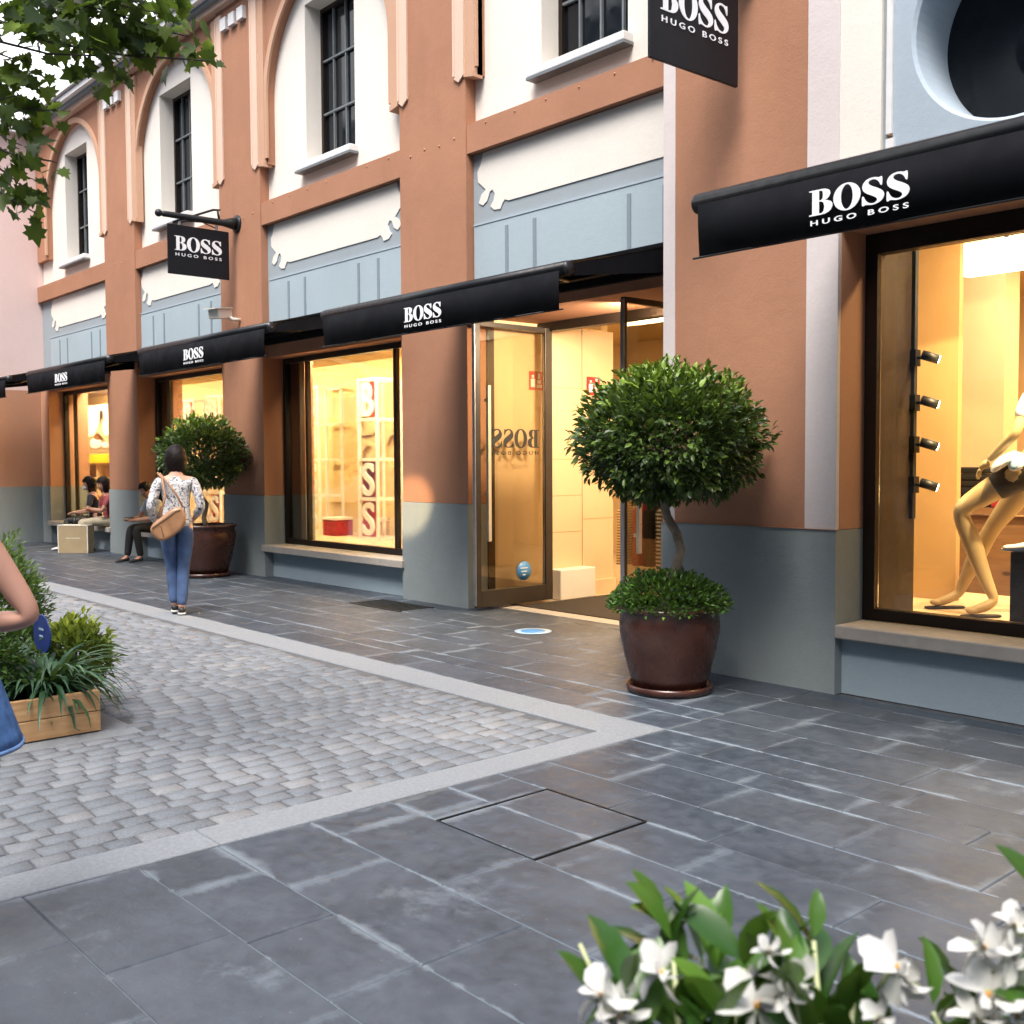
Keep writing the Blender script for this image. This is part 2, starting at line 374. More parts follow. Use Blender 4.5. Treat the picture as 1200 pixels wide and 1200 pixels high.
# ------------------------------------------------------------------ paving
def slab_mesh(slabs, name, mat, z=0., depth=.03, ch=.004):
    v, f, ex, ey, rn = [], [], [], [], []
    for (x0, x1, y0, y1) in slabs:
        o = len(v); r = random.random(); dz = random.uniform(-.0015, .0015)
        zs = [z + dz + random.uniform(-.001, .001) for _ in range(4)]
        P = [(x0, y0), (x1, y0), (x1, y1), (x0, y1)]; I = [(x0 + ch, y0 + ch), (x1 - ch, y0 + ch), (x1 - ch, y1 - ch), (x0 + ch, y1 - ch)]
        v += [(*I[i], zs[i]) for i in range(4)] + [(*P[i], zs[i] - ch) for i in range(4)] + [(*P[i], z - depth) for i in range(4)]
        fs = [(0, 1, 2, 3)] + [(4 + i, 4 + (i + 1) % 4, (i + 1) % 4, i) for i in range(4)] + [(8 + i, 8 + (i + 1) % 4, 4 + (i + 1) % 4, 4 + i) for i in range(4)]
        f += [tuple(a + o for a in q) for q in fs]
        for q in fs:
            for a in q:
                p = v[o + a]; ex.append((p[0] - x0, x1 - p[0])); ey.append((p[1] - y0, y1 - p[1]))
        rn += [r] * 12
    me = bpy.data.meshes.new(name); me.from_pydata(v, [], f); me.materials.append(M[mat])
    for n, d in (('ex', ex), ('ey', ey)):
        u = me.uv_layers.new(name=n); u.data.foreach_set('uv', np.array(d, 'f').ravel())
    a = me.attributes.new('rnd', 'FLOAT', 'POINT'); a.data.foreach_set('value', rn)
    ob = bpy.data.objects.new(name, me); col.objects.link(ob); return ob
def courses(rows, x0, x1, lo, hi, skip=None, gap=.004):
    out = []
    for y0, y1 in rows:
        x = x0 - random.uniform(0, lo)
        while x < x1:
            w = random.uniform(lo, hi) * (1. if y1 - y0 > .33 else .85); a, b = max(x, x0), min(x + w, x1)
            if b - a > .06:
                q = (a + gap / 2, b - gap / 2, y0 + gap / 2, y1 - gap / 2)
                if skip is None or not skip(q): out.append(q)
            x += w
    return out
near = [-2.6, -2.2, -1.9, -1.45, -1.1, -.7, -.38, 0., .42, .74, 1.13, 1.54, 1.86, 2.27, 2.68, 2.995, 3.31, 3.62, 4.02, 4.25, 4.55, 4.95, 5.27, 5.62, 5.86, 6.03]
rows = list(zip(near[:-1], near[1:]))
PIT = (-3.51, -2.92, 2.68, 3.31)
def in_pit(q): return q[1] > PIT[0] and q[0] < PIT[1] and q[3] > PIT[2] + .01 and q[2] < PIT[3] - .01
slabs = []
for r in rows:
    if r[0] >= 2.67 and r[1] <= 3.32:
        slabs += courses([r], -3.855, PIT[0] - .012, .2, .36) + courses([r], PIT[1] + .012, 4., .5, .8)
    elif r[0] < 4.24: slabs += courses([r], -3.855, 4., .5, .78)
    else: slabs += courses([r], -3.855, 4., .5, .85)
far = [4.55, 4.86, 5.07, 5.45, 5.66, 6.03, 6.24, 6.6, 6.95]
for r in zip(far[:-1], far[1:]):
    slabs += courses([r], -26, -3.86 if r[1] <= 6.04 else -5.2, .45, .95)
slabs += courses([(6.95, 7.12)], -8.40, -5.2, .5, .9)
tag(slab_mesh(slabs, 'pavement', 'slate'), kind='structure')
tag(MB().box(-30, 8, -8, 14, -.06, -.006).build('paving_bed', 'mortar'), kind='structure')
tag(bx(-400, 400, -400, 400, -.4, -.08).build('ground', 'mortar'), kind='structure')
# granite kerbs
kb = []
y = -3.
while y < 4.24:
    l = random.uniform(.85, 1.1); kb.append((-4.085, -3.86, y + .002, min(y + l, 4.24) - .002)); y += l
x = -3.86
while x > -27:
    l = random.uniform(.85, 1.1); kb.append((x - l + .002, x - .002, 4.245, 4.545)); x -= l
tag(slab_mesh(kb, 'kerb', 'kerb', .002), kind='structure')
# cobbles
def cobbles():
    v, f, rn = [], [], []
    PL = (-9.2, -5.80, .3, 2.38)
    x = -4.095; k = 0
    while x > -24:
        w = random.uniform(.098, .122) * (1 if x > -14 else 1.3)
        y = 4.235 - random.uniform(0, .1)
        ylo = max(-3., -.1 * abs(x) - 2.0)
        while y > ylo:
            l = random.uniform(.125, .185) * (1 if x > -14 else 1.3)
            cx, cy = x - w / 2, y - l / 2
            if not (PL[0] < cx < PL[1] and PL[2] < cy < PL[3]):
                o = len(v); g = .004; r = random.random(); z = random.uniform(-.0015, .0015)
                c = [(x - w + g, y - l + g), (x - g, y - l + g), (x - g, y - g), (x - w + g, y - g)]
                c = [(a + random.uniform(-.006, .006) + .004 * math.sin(b * 9 + k), b + random.uniform(-.006, .006)) for a, b in c]
                m = [((c[i][0] + c[(i + 1) % 4][0]) / 2 + random.uniform(-.003, .003), (c[i][1] + c[(i + 1) % 4][1]) / 2 + random.uniform(-.003, .003)) for i in range(4)]
                ring = [p for i in range(4) for p in (c[i], m[i])]
                mx = sum(p[0] for p in ring) / 8; my = sum(p[1] for p in ring) / 8
                def ins(p, t): return (mx + (p[0] - mx) * t, my + (p[1] - my) * t)
                kk = [.985 if i % 2 else .965 for i in range(8)]
                v += [(*ins(p, kk[i]), z - .035) for i, p in enumerate(ring)] + [(*ins(p, kk[i]), z - .006) for i, p in enumerate(ring)]
                v += [(*ins(p, .93 if i % 2 else .905), z - .0008 + random.uniform(-.001, .001)) for i, p in enumerate(ring)] + [(mx, my, z + .002)]
                f += [tuple(a + o for a in q) for lv in (0, 8) for q in [(lv + i, lv + (i + 1) % 8, lv + 8 + (i + 1) % 8, lv + 8 + i) for i in range(8)]]
                f += [(o + 16 + i, o + 16 + (i + 1) % 8, o + 24) for i in range(8)]
                rn += [r] * 25
            y -= l
        x -= w; k += .4
    me = bpy.data.meshes.new('cobbles'); me.from_pydata(v, [], f); me.materials.append(M['cobble'])
    me.polygons.foreach_set('use_smooth', [True] * len(f))
    a = me.attributes.new('rnd', 'FLOAT', 'POINT'); a.data.foreach_set('value', rn)
    ob = bpy.data.objects.new('cobbled_street', me); col.objects.link(ob); tag(ob, kind='structure')
cobbles()
tag(bx(-27, -4.09, -6, 4.24, -.05, -.022 + .012).build('cobble_bed', 'earth'), kind='structure')
tag(slab_mesh([(-7.4, -5.81, .3, 1.3), (-7.4, -5.81, 1.305, 2.37), (-9.2, -7.405, .3, 2.37)], 'stone_slab', 'kerb', .0), kind='structure')
# inset access cover
ac = thing('access_cover', (-3.215, 2.995, 0), 'square slate-filled access cover with thin metal rim set in the dark paving', 'access cover')
slab_o = slab_mesh([(PIT[0] + .007, PIT[1] - .007, 2.688, 2.992), (PIT[0] + .007, PIT[1] - .007, 2.995, 3.302)], 'cover_plate', 'slate', .001)
slab_o.parent = ac
for vv in slab_o.data.vertices: vv.co -= ac.location
rim = MB()
for a in ((PIT[0] - .006, PIT[0], PIT[2] - .006, PIT[3] + .006), (PIT[1], PIT[1] + .006, PIT[2] - .006, PIT[3] + .006), (PIT[0], PIT[1], PIT[2] - .006, PIT[2]), (PIT[0], PIT[1], PIT[3], PIT[3] + .006)):
    rim.box(*a, -.03, .0025)
rim.build('rim', 'iron', ac)
g = thing('drain_grate', (-9.2, 6.42, 0), 'dark rectangular floor grate in the paving below the lettered display window', 'floor grate')
gm = MB()
for i in range(12): gm.box(-9.62 + i * .075, -9.585 + i * .075, 6.22, 6.60, .0, .006)
gm.build('bar', 'iron', g); MB().box(-9.64, -8.71, 6.19, 6.22, .0, .007).box(-9.64, -8.71, 6.60, 6.63, .0, .007).build('rim', 'iron', g)

# ------------------------------------------------------------------ main facade
B = thing('shop_building', (-13, 6.85, 0), 'long orange and white arcaded shop building with arched upper bays and lit display windows', 'building')
FY = 6.85; TOP = 7.62
BAYS = [(-21.45, -18.0, -19.6), (-16.75, -13.8, -15.45), (-12.65, -9.55, -11.15), (-8.42, -5.14, -6.9)]
PILS = [(-18.0, -16.75), (-13.8, -12.65), (-9.55, -8.42)]
def mould(x0, x1, side, par):
    """pale moulding strip with a dotted jamb and a bracket foot beside it; side +1: jamb lies to the right"""
    a, b = (x0, x0 + .17) if side < 0 else (x1 - .17, x1)
    MB().box(a, b, FY - .024, FY - .002, 5.36, 7.55)  .box(a + .001, a + .03, FY - .031, FY - .0241, 5.37, 7.5).prism([(a, 5.36), (b, 5.36), ((a + b) / 2, 5.30)], FY - .024, FY - .002).build('moulding', 'peach', par)
    c, d = (a - .15, a) if side < 0 else (b, b + .15)
    j = MB().box(c, d, FY - .008, FY + .10, 5.36, 7.55)
    j.prism([(c, 5.36), (d, 5.36), (d, 5.30), (c, 5.33)] if side > 0 else [(c, 5.36), (d, 5.36), (d, 5.33), (c, 5.30)], FY - .025, FY + .10)
    jo = j.build('jamb', 'jamb', par)
    dm = MB()
    for k in range(6): dm.box((c + d) / 2 - .014, (c + d) / 2 + .014, FY - .018, FY - .0075, 5.47 + k * .075, 5.50 + k * .075)
    for k in range(4): dm.box((c + d) / 2 - .014, (c + d) / 2 + .014, FY - .018, FY - .0075, 7.2 + k * .075, 7.23 + k * .075)
for x0, x1 in PILS:
    p = bx(x0, x1, FY, 7.6, 1.07, TOP).build('pilaster', 'orange', B)
    bx(x0 - .004, x1 + .004, FY - .012, 7.6, 0, 1.066).build('plinth', 'grey', p)
    mould(x0, x1, -1, p); mould(x0, x1, 1, p)
    for k in range(3): bx(x0 + .22 + k * .24, x0 + .38 + k * .24, FY - .06, FY - .002, 7.30, 7.46).build('dentil', 'wsill', p)
    for k in range(4): MB().tube([(x0 + .2 + k * .25, FY - .008, 4.75 + .02 * (k % 2)), (x0 + .2 + k * .25, FY + .02, 4.75 + .02 * (k % 2))], .010, 8).build('stud', 'orange_trim', p)
def cartouche(c, hw):
    L = [(-hw + .06, 4.572), (-hw + .02, 4.46), (-hw - .03, 4.40), (-hw - .02, 4.30), (-hw + .06, 4.235), (-hw + .10, 4.205), (-hw + .03, 4.165), (-hw - .01, 4.09), (-hw + .05, 4.055), (-hw + .12, 4.09), (-hw + .16, 4.17), (-hw + .20, 4.185), (-hw + .235, 4.14), (-hw + .215, 4.075), (-hw + .165, 4.03), (-hw + .22, 3.985), (-hw + .32, 3.975), (-hw + .345, 4.02), (-hw + .385, 4.055), (-hw + .44, 4.035)]
    P = L + [(-x, z) for x, z in L[::-1]]
    return [(c + x, z) for x, z in P]
for bi, (x0, x1, wc) in enumerate(BAYS):
    c = (max(x0, -21.0) + (x1 if bi < 3 else -5.38)) / 2
    ww, wz0, wz1 = .545, 5.17, 7.11
    # upper wall with the window opening
    wp = MB().box(x0, wc - ww, 6.98, 7.5, 4.87, TOP).box(wc + ww, x1, 6.98, 7.5, 4.87, TOP).box(wc - ww, wc + ww, 6.98, 7.5, 4.87, wz0).box(wc - ww, wc + ww, 6.98, 7.5, wz1, TOP).build('upper_wall', 'white', B)
    # orange spandrel with an arched cut
    r, zc = 1.37, 6.13; cx = c
    arc = [(cx + r * math.cos(t), zc + r * math.sin(t)) for t in [math.pi * k / 40 for k in range(41)]]
    sp = MB().prism([(x0 + .002, TOP), (x0 + .002, 5.33), (cx - r, 5.33)] + arc[::-1] + [(cx + r, 5.33), (x1 - .002, 5.33), (x1 - .002, TOP)], FY + .03, 6.979).build('arch_spandrel', 'orange', B)
    ar = MB()
    n = len(arc); arcp = [(cx + r, 5.4)] + arc + [(cx - r, 5.4)]
    def off(k, d):
        px, pz = arcp[k]
        if pz <= zc: return (px + (d if px > cx else -d), pz)
        dv = V((px - cx, pz - zc)).normalized(); return (px + dv.x * d, pz + dv.y * d)
    v = []; f = []
    for k in range(len(arcp)):
        a, b = off(k, -.02), off(k, .07)
        v += [(a[0], FY - .002, a[1]), (b[0], FY - .002, b[1]), (b[0], FY + .029, b[1]), (a[0], FY + .029, a[1])]
    for k in range(len(arcp) - 1):
        for q in range(4): f.append((k * 4 + q, k * 4 + (q + 1) % 4, k * 4 + 4 + (q + 1) % 4, k * 4 + 4 + q))
    ar.add(v, f).build('archivolt', 'jamb', sp)
    # lattice window
    w = thing('x', (0, 0, 0), None, None); bpy.data.objects.remove(w)
    fr = MB().box(wc - ww, wc - ww + .05, 7.20, 7.25, wz0, wz1).box(wc + ww - .05, wc + ww, 7.20, 7.25, wz0, wz1).box(wc - ww + .05, wc + ww - .05, 7.20, 7.25, wz1 - .05, wz1).box(wc - ww + .05, wc + ww - .05, 7.20, 7.25, wz0, wz0 + .05)
    wf = fr.build('upper_window', 'frame', B)
    lt = MB()
    for k in (1, 2): lt.box(wc - ww + .05, wc + ww - .05, 7.205, 7.235, wz0 + k * (wz1 - wz0) / 3 - .012, wz0 + k * (wz1 - wz0) / 3 + .012)
    for k in (1, 2, 3): lt.box(wc - ww + k * ww / 2 - .011, wc - ww + k * ww / 2 + .011, 7.21, 7.24, wz0 + .05, wz1 - .05)
    lt.build('glazing_bar', 'lattice', wf)
    bx(wc - ww + .05, wc + ww - .05, 7.242, 7.26, wz0 + .05, wz1 - .05).build('pane', 'pane', wf)
    MB().box(wc - ww - .08, wc + ww + .06, 6.86, 7.0, 5.09, 5.165).build('sill', 'wsill', wf, .006)
    MB().box(wc - ww - .085, wc + ww + .065, 6.855, 6.98, 5.062, 5.088).build('drip_edge', 'lattice', wf)
    # band
    bd = bx(x0 + .002, x1 - .002, FY + .012, 7.5, 4.58, 4.868).build('band', 'orange', B)
    for k in range(7): MB().tube([(x0 + .3 + k * .43, FY + .004, 4.825), (x0 + .3 + k * .43, FY + .03, 4.825)], .009, 8).build('stud', 'orange_trim', bd)
    # painted frieze
    fz = bx(x0 + .001, x1 - .001, 6.95, 7.5, 3.12, 4.578).build('frieze_wall', 'frieze', B)
    hw = 1.42
    MB().prism(cartouche(c, hw), 6.94, 6.951).build('cartouche', 'white', fz)
    bx(c - 1.5, c + 1.5, 6.936, 6.951, 3.15, 3.865).build('dado_panel', 'dado', fz)
    bx(c - 1.5, c + 1.5, 6.93, 6.951, 3.867, 3.885).build('dado_edge', 'blue', fz)
    for d in (-1.0, -.6, .6, 1.0): MB().box(c + d - .022, c + d + .022, 6.928, 6.937, 3.15, 3.80).build('dado_line', 'line', fz)
    if bi < 3:
        lx0 = max(x0, -21.0)
        if bi == 0: bx(x0, lx0, 6.87, 7.6, 1.07, 3.118).build('side_wall', 'orange_trim', B); bx(x0, lx0, 6.86, 7.6, 0, 1.066).build('side_plinth', 'grey', B)
        bx(lx0 + .001, x1 - .001, 6.92, 7.5, 2.87, 3.118).build('lintel', 'orange', B); bx(lx0 + .003, x1 - .003, 6.87, 6.9275, 3.03, 3.31).build('fascia', 'awning', B)
        bx(lx0 + .005, x1 - .005, 6.96, 7.45, 0, .335).build('sill_wall', 'bluegrey', B)
        sw = MB().box(lx0 + .006, lx0 + .06, 7.14, 7.22, .425, 2.868).box(x1 - .06, x1 - .006, 7.14, 7.22, .425, 2.868).box(lx0 + .06, x1 - .06, 7.14, 7.22, 2.80, 2.868).box(lx0 + .06, x1 - .06, 7.14, 7.22, .425, .50)
        for d in (-.98, .98): sw.box(c + d - .022, c + d + .022, 7.15, 7.21, .50, 2.80)
        s = sw.build('shop_window', 'frame', B)
        (bx(lx0 + .006, lx0 + .28, 7.222, 7.30, .43, 2.866).build('jamb_panel', 'frame', s) if bi else None)
        for a, b in ((lx0 + .06, c - 1.002), (c - .958, c + .958), (c + 1.002, x1 - .06)): bx(a + .001, b - .001, 7.175, 7.183, .501, 2.799).build('pane', 'glass', s)
        MB().box(lx0 - .03 if bi else lx0 - .02, x1 + .03, 6.80, 7.139, .337, .422).build('sill', 'stone', s, .008)
# cornice
cn = bx(-21.45, -5.14, 6.76, 7.6, TOP + .002, 7.70).build('cornice', 'peach', B)
bx(-21.45, -5.14, 6.68, 7.6, 7.702, 7.745).build('dark_fillet', 'line', cn)
bx(-21.45, -5.14, 6.60, 7.6, 7.747, 7.82).build('cyma', 'wsill', cn)
bx(-21.45, -5.14, 6.66, 7.6, 7.822, 7.85).build('upper_fillet', 'line', cn)
bx(-21.45, -5.14, 6.55, 7.6, 7.852, 7.93).build('crown_moulding', 'wsill', cn)
bx(-26, -5.3, 7.6, 13.2, 7.3, 7.9).build('roof', 'mortar', B)
# ------------------------------------------------------------------ entrance
bx(-8.419, -5.142, 6.96, 8.0, 2.965, 3.118).build('door_lintel', 'orange', B); bx(-8.417, -5.144, 6.87, 6.9275, 3.05, 3.31).build('fascia', 'awning', B)
MB().box(-8.419, -5.142, 7.80, 7.92, 2.87, 2.963).build('door_head', 'frame', B)
pt = bx(-8.56, -8.42, 7.6, 8.98, 0, 2.964).build('partition', 'cream', B)
bx(-8.42, -8.404, 7.95, 8.47, .10, 2.96).build('lining_panel', 'cream', pt); bx(-8.42, -8.396, 8.475, 8.97, .10, 2.96).build('lining_panel', 'cream', pt)
bx(-8.4155, -8.40, 7.10, 7.19, 0, 2.96).build('jamb_frame', 'frame', pt); bx(-8.4155, -8.406, 7.191, 7.948, .0, 2.96).build('lining_panel', 'cream', pt)
for z in (.72, 1.12, 1.52, 2.3): bx(-8.405, -8.4025, 7.955, 8.465, z, z + .006).build('joint', 'beige', pt)
for z in (.85, 1.25): bx(-8.397, -8.394, 8.48, 8.965, z, z + .006).build('joint', 'beige', pt)
MB().box(-8.404, -8.22, 7.96, 8.50, .002, .33).build('curb_box', 'whitepaint', pt, .01)
bx(-8.40, -8.35, 8.505, 8.97, .0, .16).build('skirting', 'platform', pt)
for sx, nm, lab in ((-8.24, 'entrance_door', 'far'), (-6.24, 'entrance_door', 'near')):
    d = MB()
    x0, x1 = sx - .025, sx + .025
    st = .06 if sx < -7 else .03
    d.box(x0, x1, 6.79, 6.79 + st, .03, 2.90).box(x0, x1, 7.74, 7.84, .03, 2.90).box(x0, x1, 6.79 + st, 7.74, 2.85, 2.90).box(x0, x1, 6.79 + st, 7.74, .03, .20)
    do = d.build(nm, 'frame_grey', B, .004)
    bx(sx - .005, sx + .005, 6.791 + st, 7.739, .201, 2.849).build('pane', 'doorglass', do)
    bx(sx - .02, sx + .02, 6.778, 6.79, .05, 2.88).build('edge_strip', 'alu', do)
    h = MB().box(sx + .065, sx + .10, 6.885, 6.925, .70, 2.26)
    for z in (.84, 1.16, 2.1): h.box(sx + .025, sx + .065, 6.895, 6.915, z, z + .03)
    h.build('handle', 'handle', do, .004)
    v, f = BOSS_AWN
    MB().add(v, f, mtx=yz(sx + .0085, 7.33, 1.70, True) @ Matrix.Diagonal((1.32, 1.5, .5, 1))).build('lettering', 'black', do)
    if sx < -7:
        MB().lathe([(.001, 0), (.10, 0), (.10, .002), (.001, .002)], 28, 0, Matrix.Translation((sx + .006, 7.44, .36)) @ Matrix.Rotation(R(90), 4, 'Y')).build('sticker', 'skydisc', do)
        MB().box(sx + .009, sx + .0105, 7.39, 7.49, .385, .395).box(sx + .009, sx + .0105, 7.40, 7.48, .35, .36).box(sx + .009, sx + .0105, 7.42, 7.46, .315, .325).build('sticker_text', 'letter', do)
MB().box(-8.41, -5.2, 7.13, 7.34, -.02, .004).build('threshold', 'stone', B)
tag(bx(-8.2, -5.6, 7.36, 8.9, -.004, .008).build('door_mat', 'mat'), 'dark brown door mat inside the open shop entrance', 'door mat')
fs = MB().lathe([(.001, .0015), (.165, .0015), (.165, .004), (.001, .004)], 36, 0, Matrix.Translation((-6.9, 6.34, 0))).build('floor_sticker', 'bluedisc')
tag(fs, 'round pale blue sticker on the dark paving before the open doorway', 'floor sticker')
MB().lathe([(.05, .0045), (.11, .0045), (.11, .0052), (.05, .0052)], 28, 0, Matrix.Translation((-6.9, 6.34, 0))).build('ring_print', 'skydisc', fs)
# ------------------------------------------------------------------ interior shell of the shop
bx(-26, 3, 7.46, 13, -.05, .0).build('shop_floor', 'floor', B)
bx(-26, -8.56, 7.46, 8.95, .0, .43).build('display_platform', 'platform', B)
bx(-26, -8.56, 8.95, 9.05, 0, 3.1).build('display_back_wall', 'gold', B)
bx(-26, -8.56, 7.30, 8.95, 3.0, 3.1).build('display_ceiling', 'ceiling', B)
bx(-26, 3, 9.05, 13, 3.4, 3.5).build('shop_ceiling', 'ceiling', B); bx(-8.56, -5.3, 8.0, 9.05, 3.4, 3.5).build('shop_ceiling', 'ceiling', B)
bx(-26, 3, 12.9, 13, 0, 3.4).build('shop_back_wall', 'cream', B); bx(-26.1, -26, 7.5, 13, 0, 3.5).build('shop_end_wall', 'gold', B)

# ------------------------------------------------------------------ corner block in front
K = thing('corner_building', (-3, 6.03, 0), 'projecting orange shop block with pale corner strip, round porthole window and big display window', 'building')
KY = 6.03
bx(-5.03, -3.94, KY, 6.43, 1.056, 7.9).build('front_wall', 'orange', K)
bx(-5.14, -5.031, KY - .004, 8.0, 1.056, 7.9).build('corner_strip', 'lilac', K)
bx(-5.15, -3.705, KY - .014, 6.435, 0, 1.052).build('plinth', 'grey', K); bx(-5.15, -5.03, 6.436, 8.0, 0, 1.052).build('plinth', 'grey', K)
MB().box(-5.15, -3.70, KY - .022, KY + .02, 1.0525, 1.0555).build('shadow_gap', 'orange', K)
bx(-3.939, -3.71, KY - .006, KY + .03, 1.056, 7.9).build('pale_pilaster', 'lilac', K); bx(-3.939, -3.708, KY + .031, 6.42, 1.056, 3.018).build('reveal', 'orange_trim', K)
bx(-3.709, -3.43, KY - .003, 6.5, 3.02, 7.9).build('white_strip', 'white', K)
tr = MB()
tr.box(-3.428, -3.40, KY + .02, 6.5, 3.02, 7.9); to = tr.build('trim_groove', 'frieze', K)
MB().box(-3.398, -3.362, KY - .004, 6.5, 3.46, 7.9).build('trim_bar', 'wsill', K)
for z in (3.28, 3.37): MB().box(-3.398, -3.345, KY - .004, KY + .015, z, z + .06).build('trim_block', 'wsill', K)
def holed(x0, x1, z0, z1, cx, cz, r, y0, y1, n=72):
    v = []; f = []
    for k in range(n):
        t = 2 * math.pi * k / n; c, s = math.cos(t), math.sin(t)
        sx = ((x1 - cx) if c > 0 else (x0 - cx)) / c if abs(c) > 1e-6 else 1e9
        sz = ((z1 - cz) if s > 0 else (z0 - cz)) / s if abs(s) > 1e-6 else 1e9
        q = min(sx, sz); a = (cx + c * q, cz + s * q); b = (cx + c * (r + .02), cz + s * (r + .02)); d = (cx + c * r, cz + s * r)
        v += [(a[0], y0, a[1]), (b[0], y0, b[1]), (d[0], y0 + .02, d[1]), (d[0], y1, d[1])]
    for k in range(n):
        a, b = k * 4, ((k + 1) % n) * 4
        f += [(a, b, b + 1, a + 1), (a + 1, b + 1, b + 2, a + 2), (a + 2, b + 2, b + 3, a + 3)]
    return MB().add(v, f)
pw = holed(-3.36, -1.9, 3.02, 5.1, -2.645, 3.985, .585, KY + .014, 6.46)
pw.box(-1.9, 3.0, KY + .014, 6.5, 3.02, 7.9).box(-3.36, -1.9, KY + .014, 6.5, 5.1, 7.9)
po = pw.build('pale_wall', 'blue', K)
pho = MB().lathe([(.001, 0), (.60, 0), (.60, .02), (.001, .02)], 64, 0, Matrix.Translation((-2.645, 6.47, 3.985)) @ Matrix.Rotation(R(90), 4, 'X')).build('porthole_window', 'pane', K)
bx(-3.705, 1.2, KY + .07, 6.5, 0, .36).build('sill_wall', 'bluegrey', K)
bx(-3.709, 1.2, KY + .03, 6.40, 2.95, 3.018).build('soffit', 'orange_trim', K)
bx(1.2, 3.0, KY, 6.5, 0, 3.018).build('end_pier', 'orange', K)
bx(-5.14, 3, KY - .1, 7.9, 7.9, 8.1).build('cornice', 'peach', K)
bx(-5.14, 3.0, 6.5, 13, 7.7, 7.9).build('roof', 'mortar', K)
bx(2.9, 3.0, 6.5, 13, 0, 7.7).build('end_wall', 'cream', K)
bx(-5.3, -5.151, 7.62, 8.05, 0, 3.4).build('inner_pier', 'cream', K)
sw = MB().box(-3.704, -3.62, 6.34, 6.44, .455, 2.948).box(-3.62, 1.2, 6.34, 6.44, 2.82, 2.948).box(-3.62, 1.2, 6.34, 6.44, .455, .53)
for xx in (-2.24, -.5): sw.box(xx - .03, xx + .03, 6.36, 6.42, .53, 2.82)
ks = sw.build('shop_window', 'frame', K)
for a, b in ((-3.619, -2.271), (-2.209, -.531), (-.469, 1.19)): bx(a, b, 6.385, 6.393, .531, 2.819).build('pane', 'glass', ks)
MB().box(-3.70, 1.2, KY - .03, 6.339, .365, .452).build('sill', 'stone', ks, .01)
bx(-3.79, -3.625, 6.445, 6.86, .45, 2.98).build('jamb_panel', 'frame', ks)
bx(-5.14, 1.19, 6.50, 8.2, .36, .455).build('display_platform', 'platform', K)
bx(-5.14, 3, 6.5, 9.05, 3.4, 3.5).build('shop_ceiling', 'ceiling', K)

# far neighbouring building, facing the camera along the street
N = thing('pink_building', (-21.5, 5, 0), 'pale pink neighbouring building at the far end of the shop row', 'building')
bx(-27, -21.46, 2.2, 7.45, 2.9, 7.7).build('upper_wall', 'pink', N)
bx(-27, -21.46, 2.2, 7.45, 1.07, 2.898).build('lower_wall', 'orange_trim', N)  # orange here puts warm shop light into the colour of the pink wall
bx(-27, -21.45, 2.19, 7.46, 0, 1.068).build('plinth', 'grey', N)
bx(-27.2, -21.3, 2.0, 7.45, 7.702, 7.9).build('cornice', 'wsill', N)

# ------------------------------------------------------------------ awnings
def make_awning(length):
    """local: x along the facade from 0 to length, y 0 at the front, wall at y=1.65; z 0 at the roller"""
    t = thing('awning', (0, 0, 0), 'x', 'awning', 'black awnings over the display windows')
    MB().tube([(0, 0, 0), (length, 0, 0)], .052, 14).build('roller', 'roller', t)
    for x in (-.006, length + .006): MB().tube([(x - .008, 0, 0), (x + .008, 0, 0)], .050, 14).build('end_cap', 'capmetal', t)
    n = 24; v = []; f = []
    for i in range(n + 1):
        x = .035 + (length - .07) * i / n; s = .006 * math.sin(i * 2.1) + .006 * math.sin(i * .9 + 1) + random.uniform(-.002, .002)
        for z, y in ((-.02, -.055), (-.14, -.057 + s), (-.285, -.05 + s * 2)): v.append((x, y, z)); v.append((x, y + .006, z))
    for i in range(n):
        a, b = i * 6, i * 6 + 6
        f += [(a, b, b + 2, a + 2), (a + 2, b + 2, b + 4, a + 4), (a + 1, a + 3, b + 3, b + 1), (a + 3, a + 5, b + 5, b + 3), (a + 4, b + 4, b + 5, a + 5), (a, a + 1, b + 1, b)]
    f += [(0, 2, 3, 1), (2, 4, 5, 3), (n * 6, n * 6 + 1, n * 6 + 3, n * 6 + 2), (n * 6 + 2, n * 6 + 3, n * 6 + 5, n * 6 + 4)]
    va = MB().add(v, f, 0, True).build('valance', 'awning', t)
    MB().tube([(0, -.048, -.287), (length, -.048, -.287)], .006, 6).build('hem', 'roller', va)
    v = []; f = []
    for i in range(n + 1):
        x = length * i / n
        for k, (y, z) in enumerate(((.0, .05), (.55, .18), (1.1, .315), (1.65, .44))):
            zz = z - (.012 * math.sin(math.pi * y / 1.65)); v += [(x, y, zz), (x, y, zz - .006)]
    for i in range(n):
        a, b = i * 8, i * 8 + 8
        for k in (0, 2, 4): f += [(a + k, b + k, b + k + 2, a + k + 2), (a + k + 1, a + k + 3, b + k + 3, b + k + 1)]
    for e in (0, n * 8):
        for k in (0, 2, 4): f.append((e + k, e + k + 2, e + k + 3, e + k + 1))
    MB().add(v, f, 0, True).build('canopy', 'awning', t)
    for x in (.004, length - .012):
        v = [(x + e, y, z) for e in (0, .008) for y, z in ((.02, .03), (1.64, .425), (1.64, .17), (.02, -.05))]
        MB().add(v, [(0, 1, 2, 3), (7, 6, 5, 4), (0, 4, 5, 1), (1, 5, 6, 2), (2, 6, 7, 3), (3, 7, 4, 0)]).build('side_panel', 'awning', t)
    MB().box(0.02, length - .02, 1.50, 1.60, .27, .37).build('wall_bar', 'roller', t)
    for a, s in ((.12, 1), (length - .12, -1)):
        MB().tube([(a, 1.5, .30), (a + s * .75, .85, .12), (a + s * .1, .05, -.01)], .022, 8).build('folding_arm', 'roller', t)
    return t
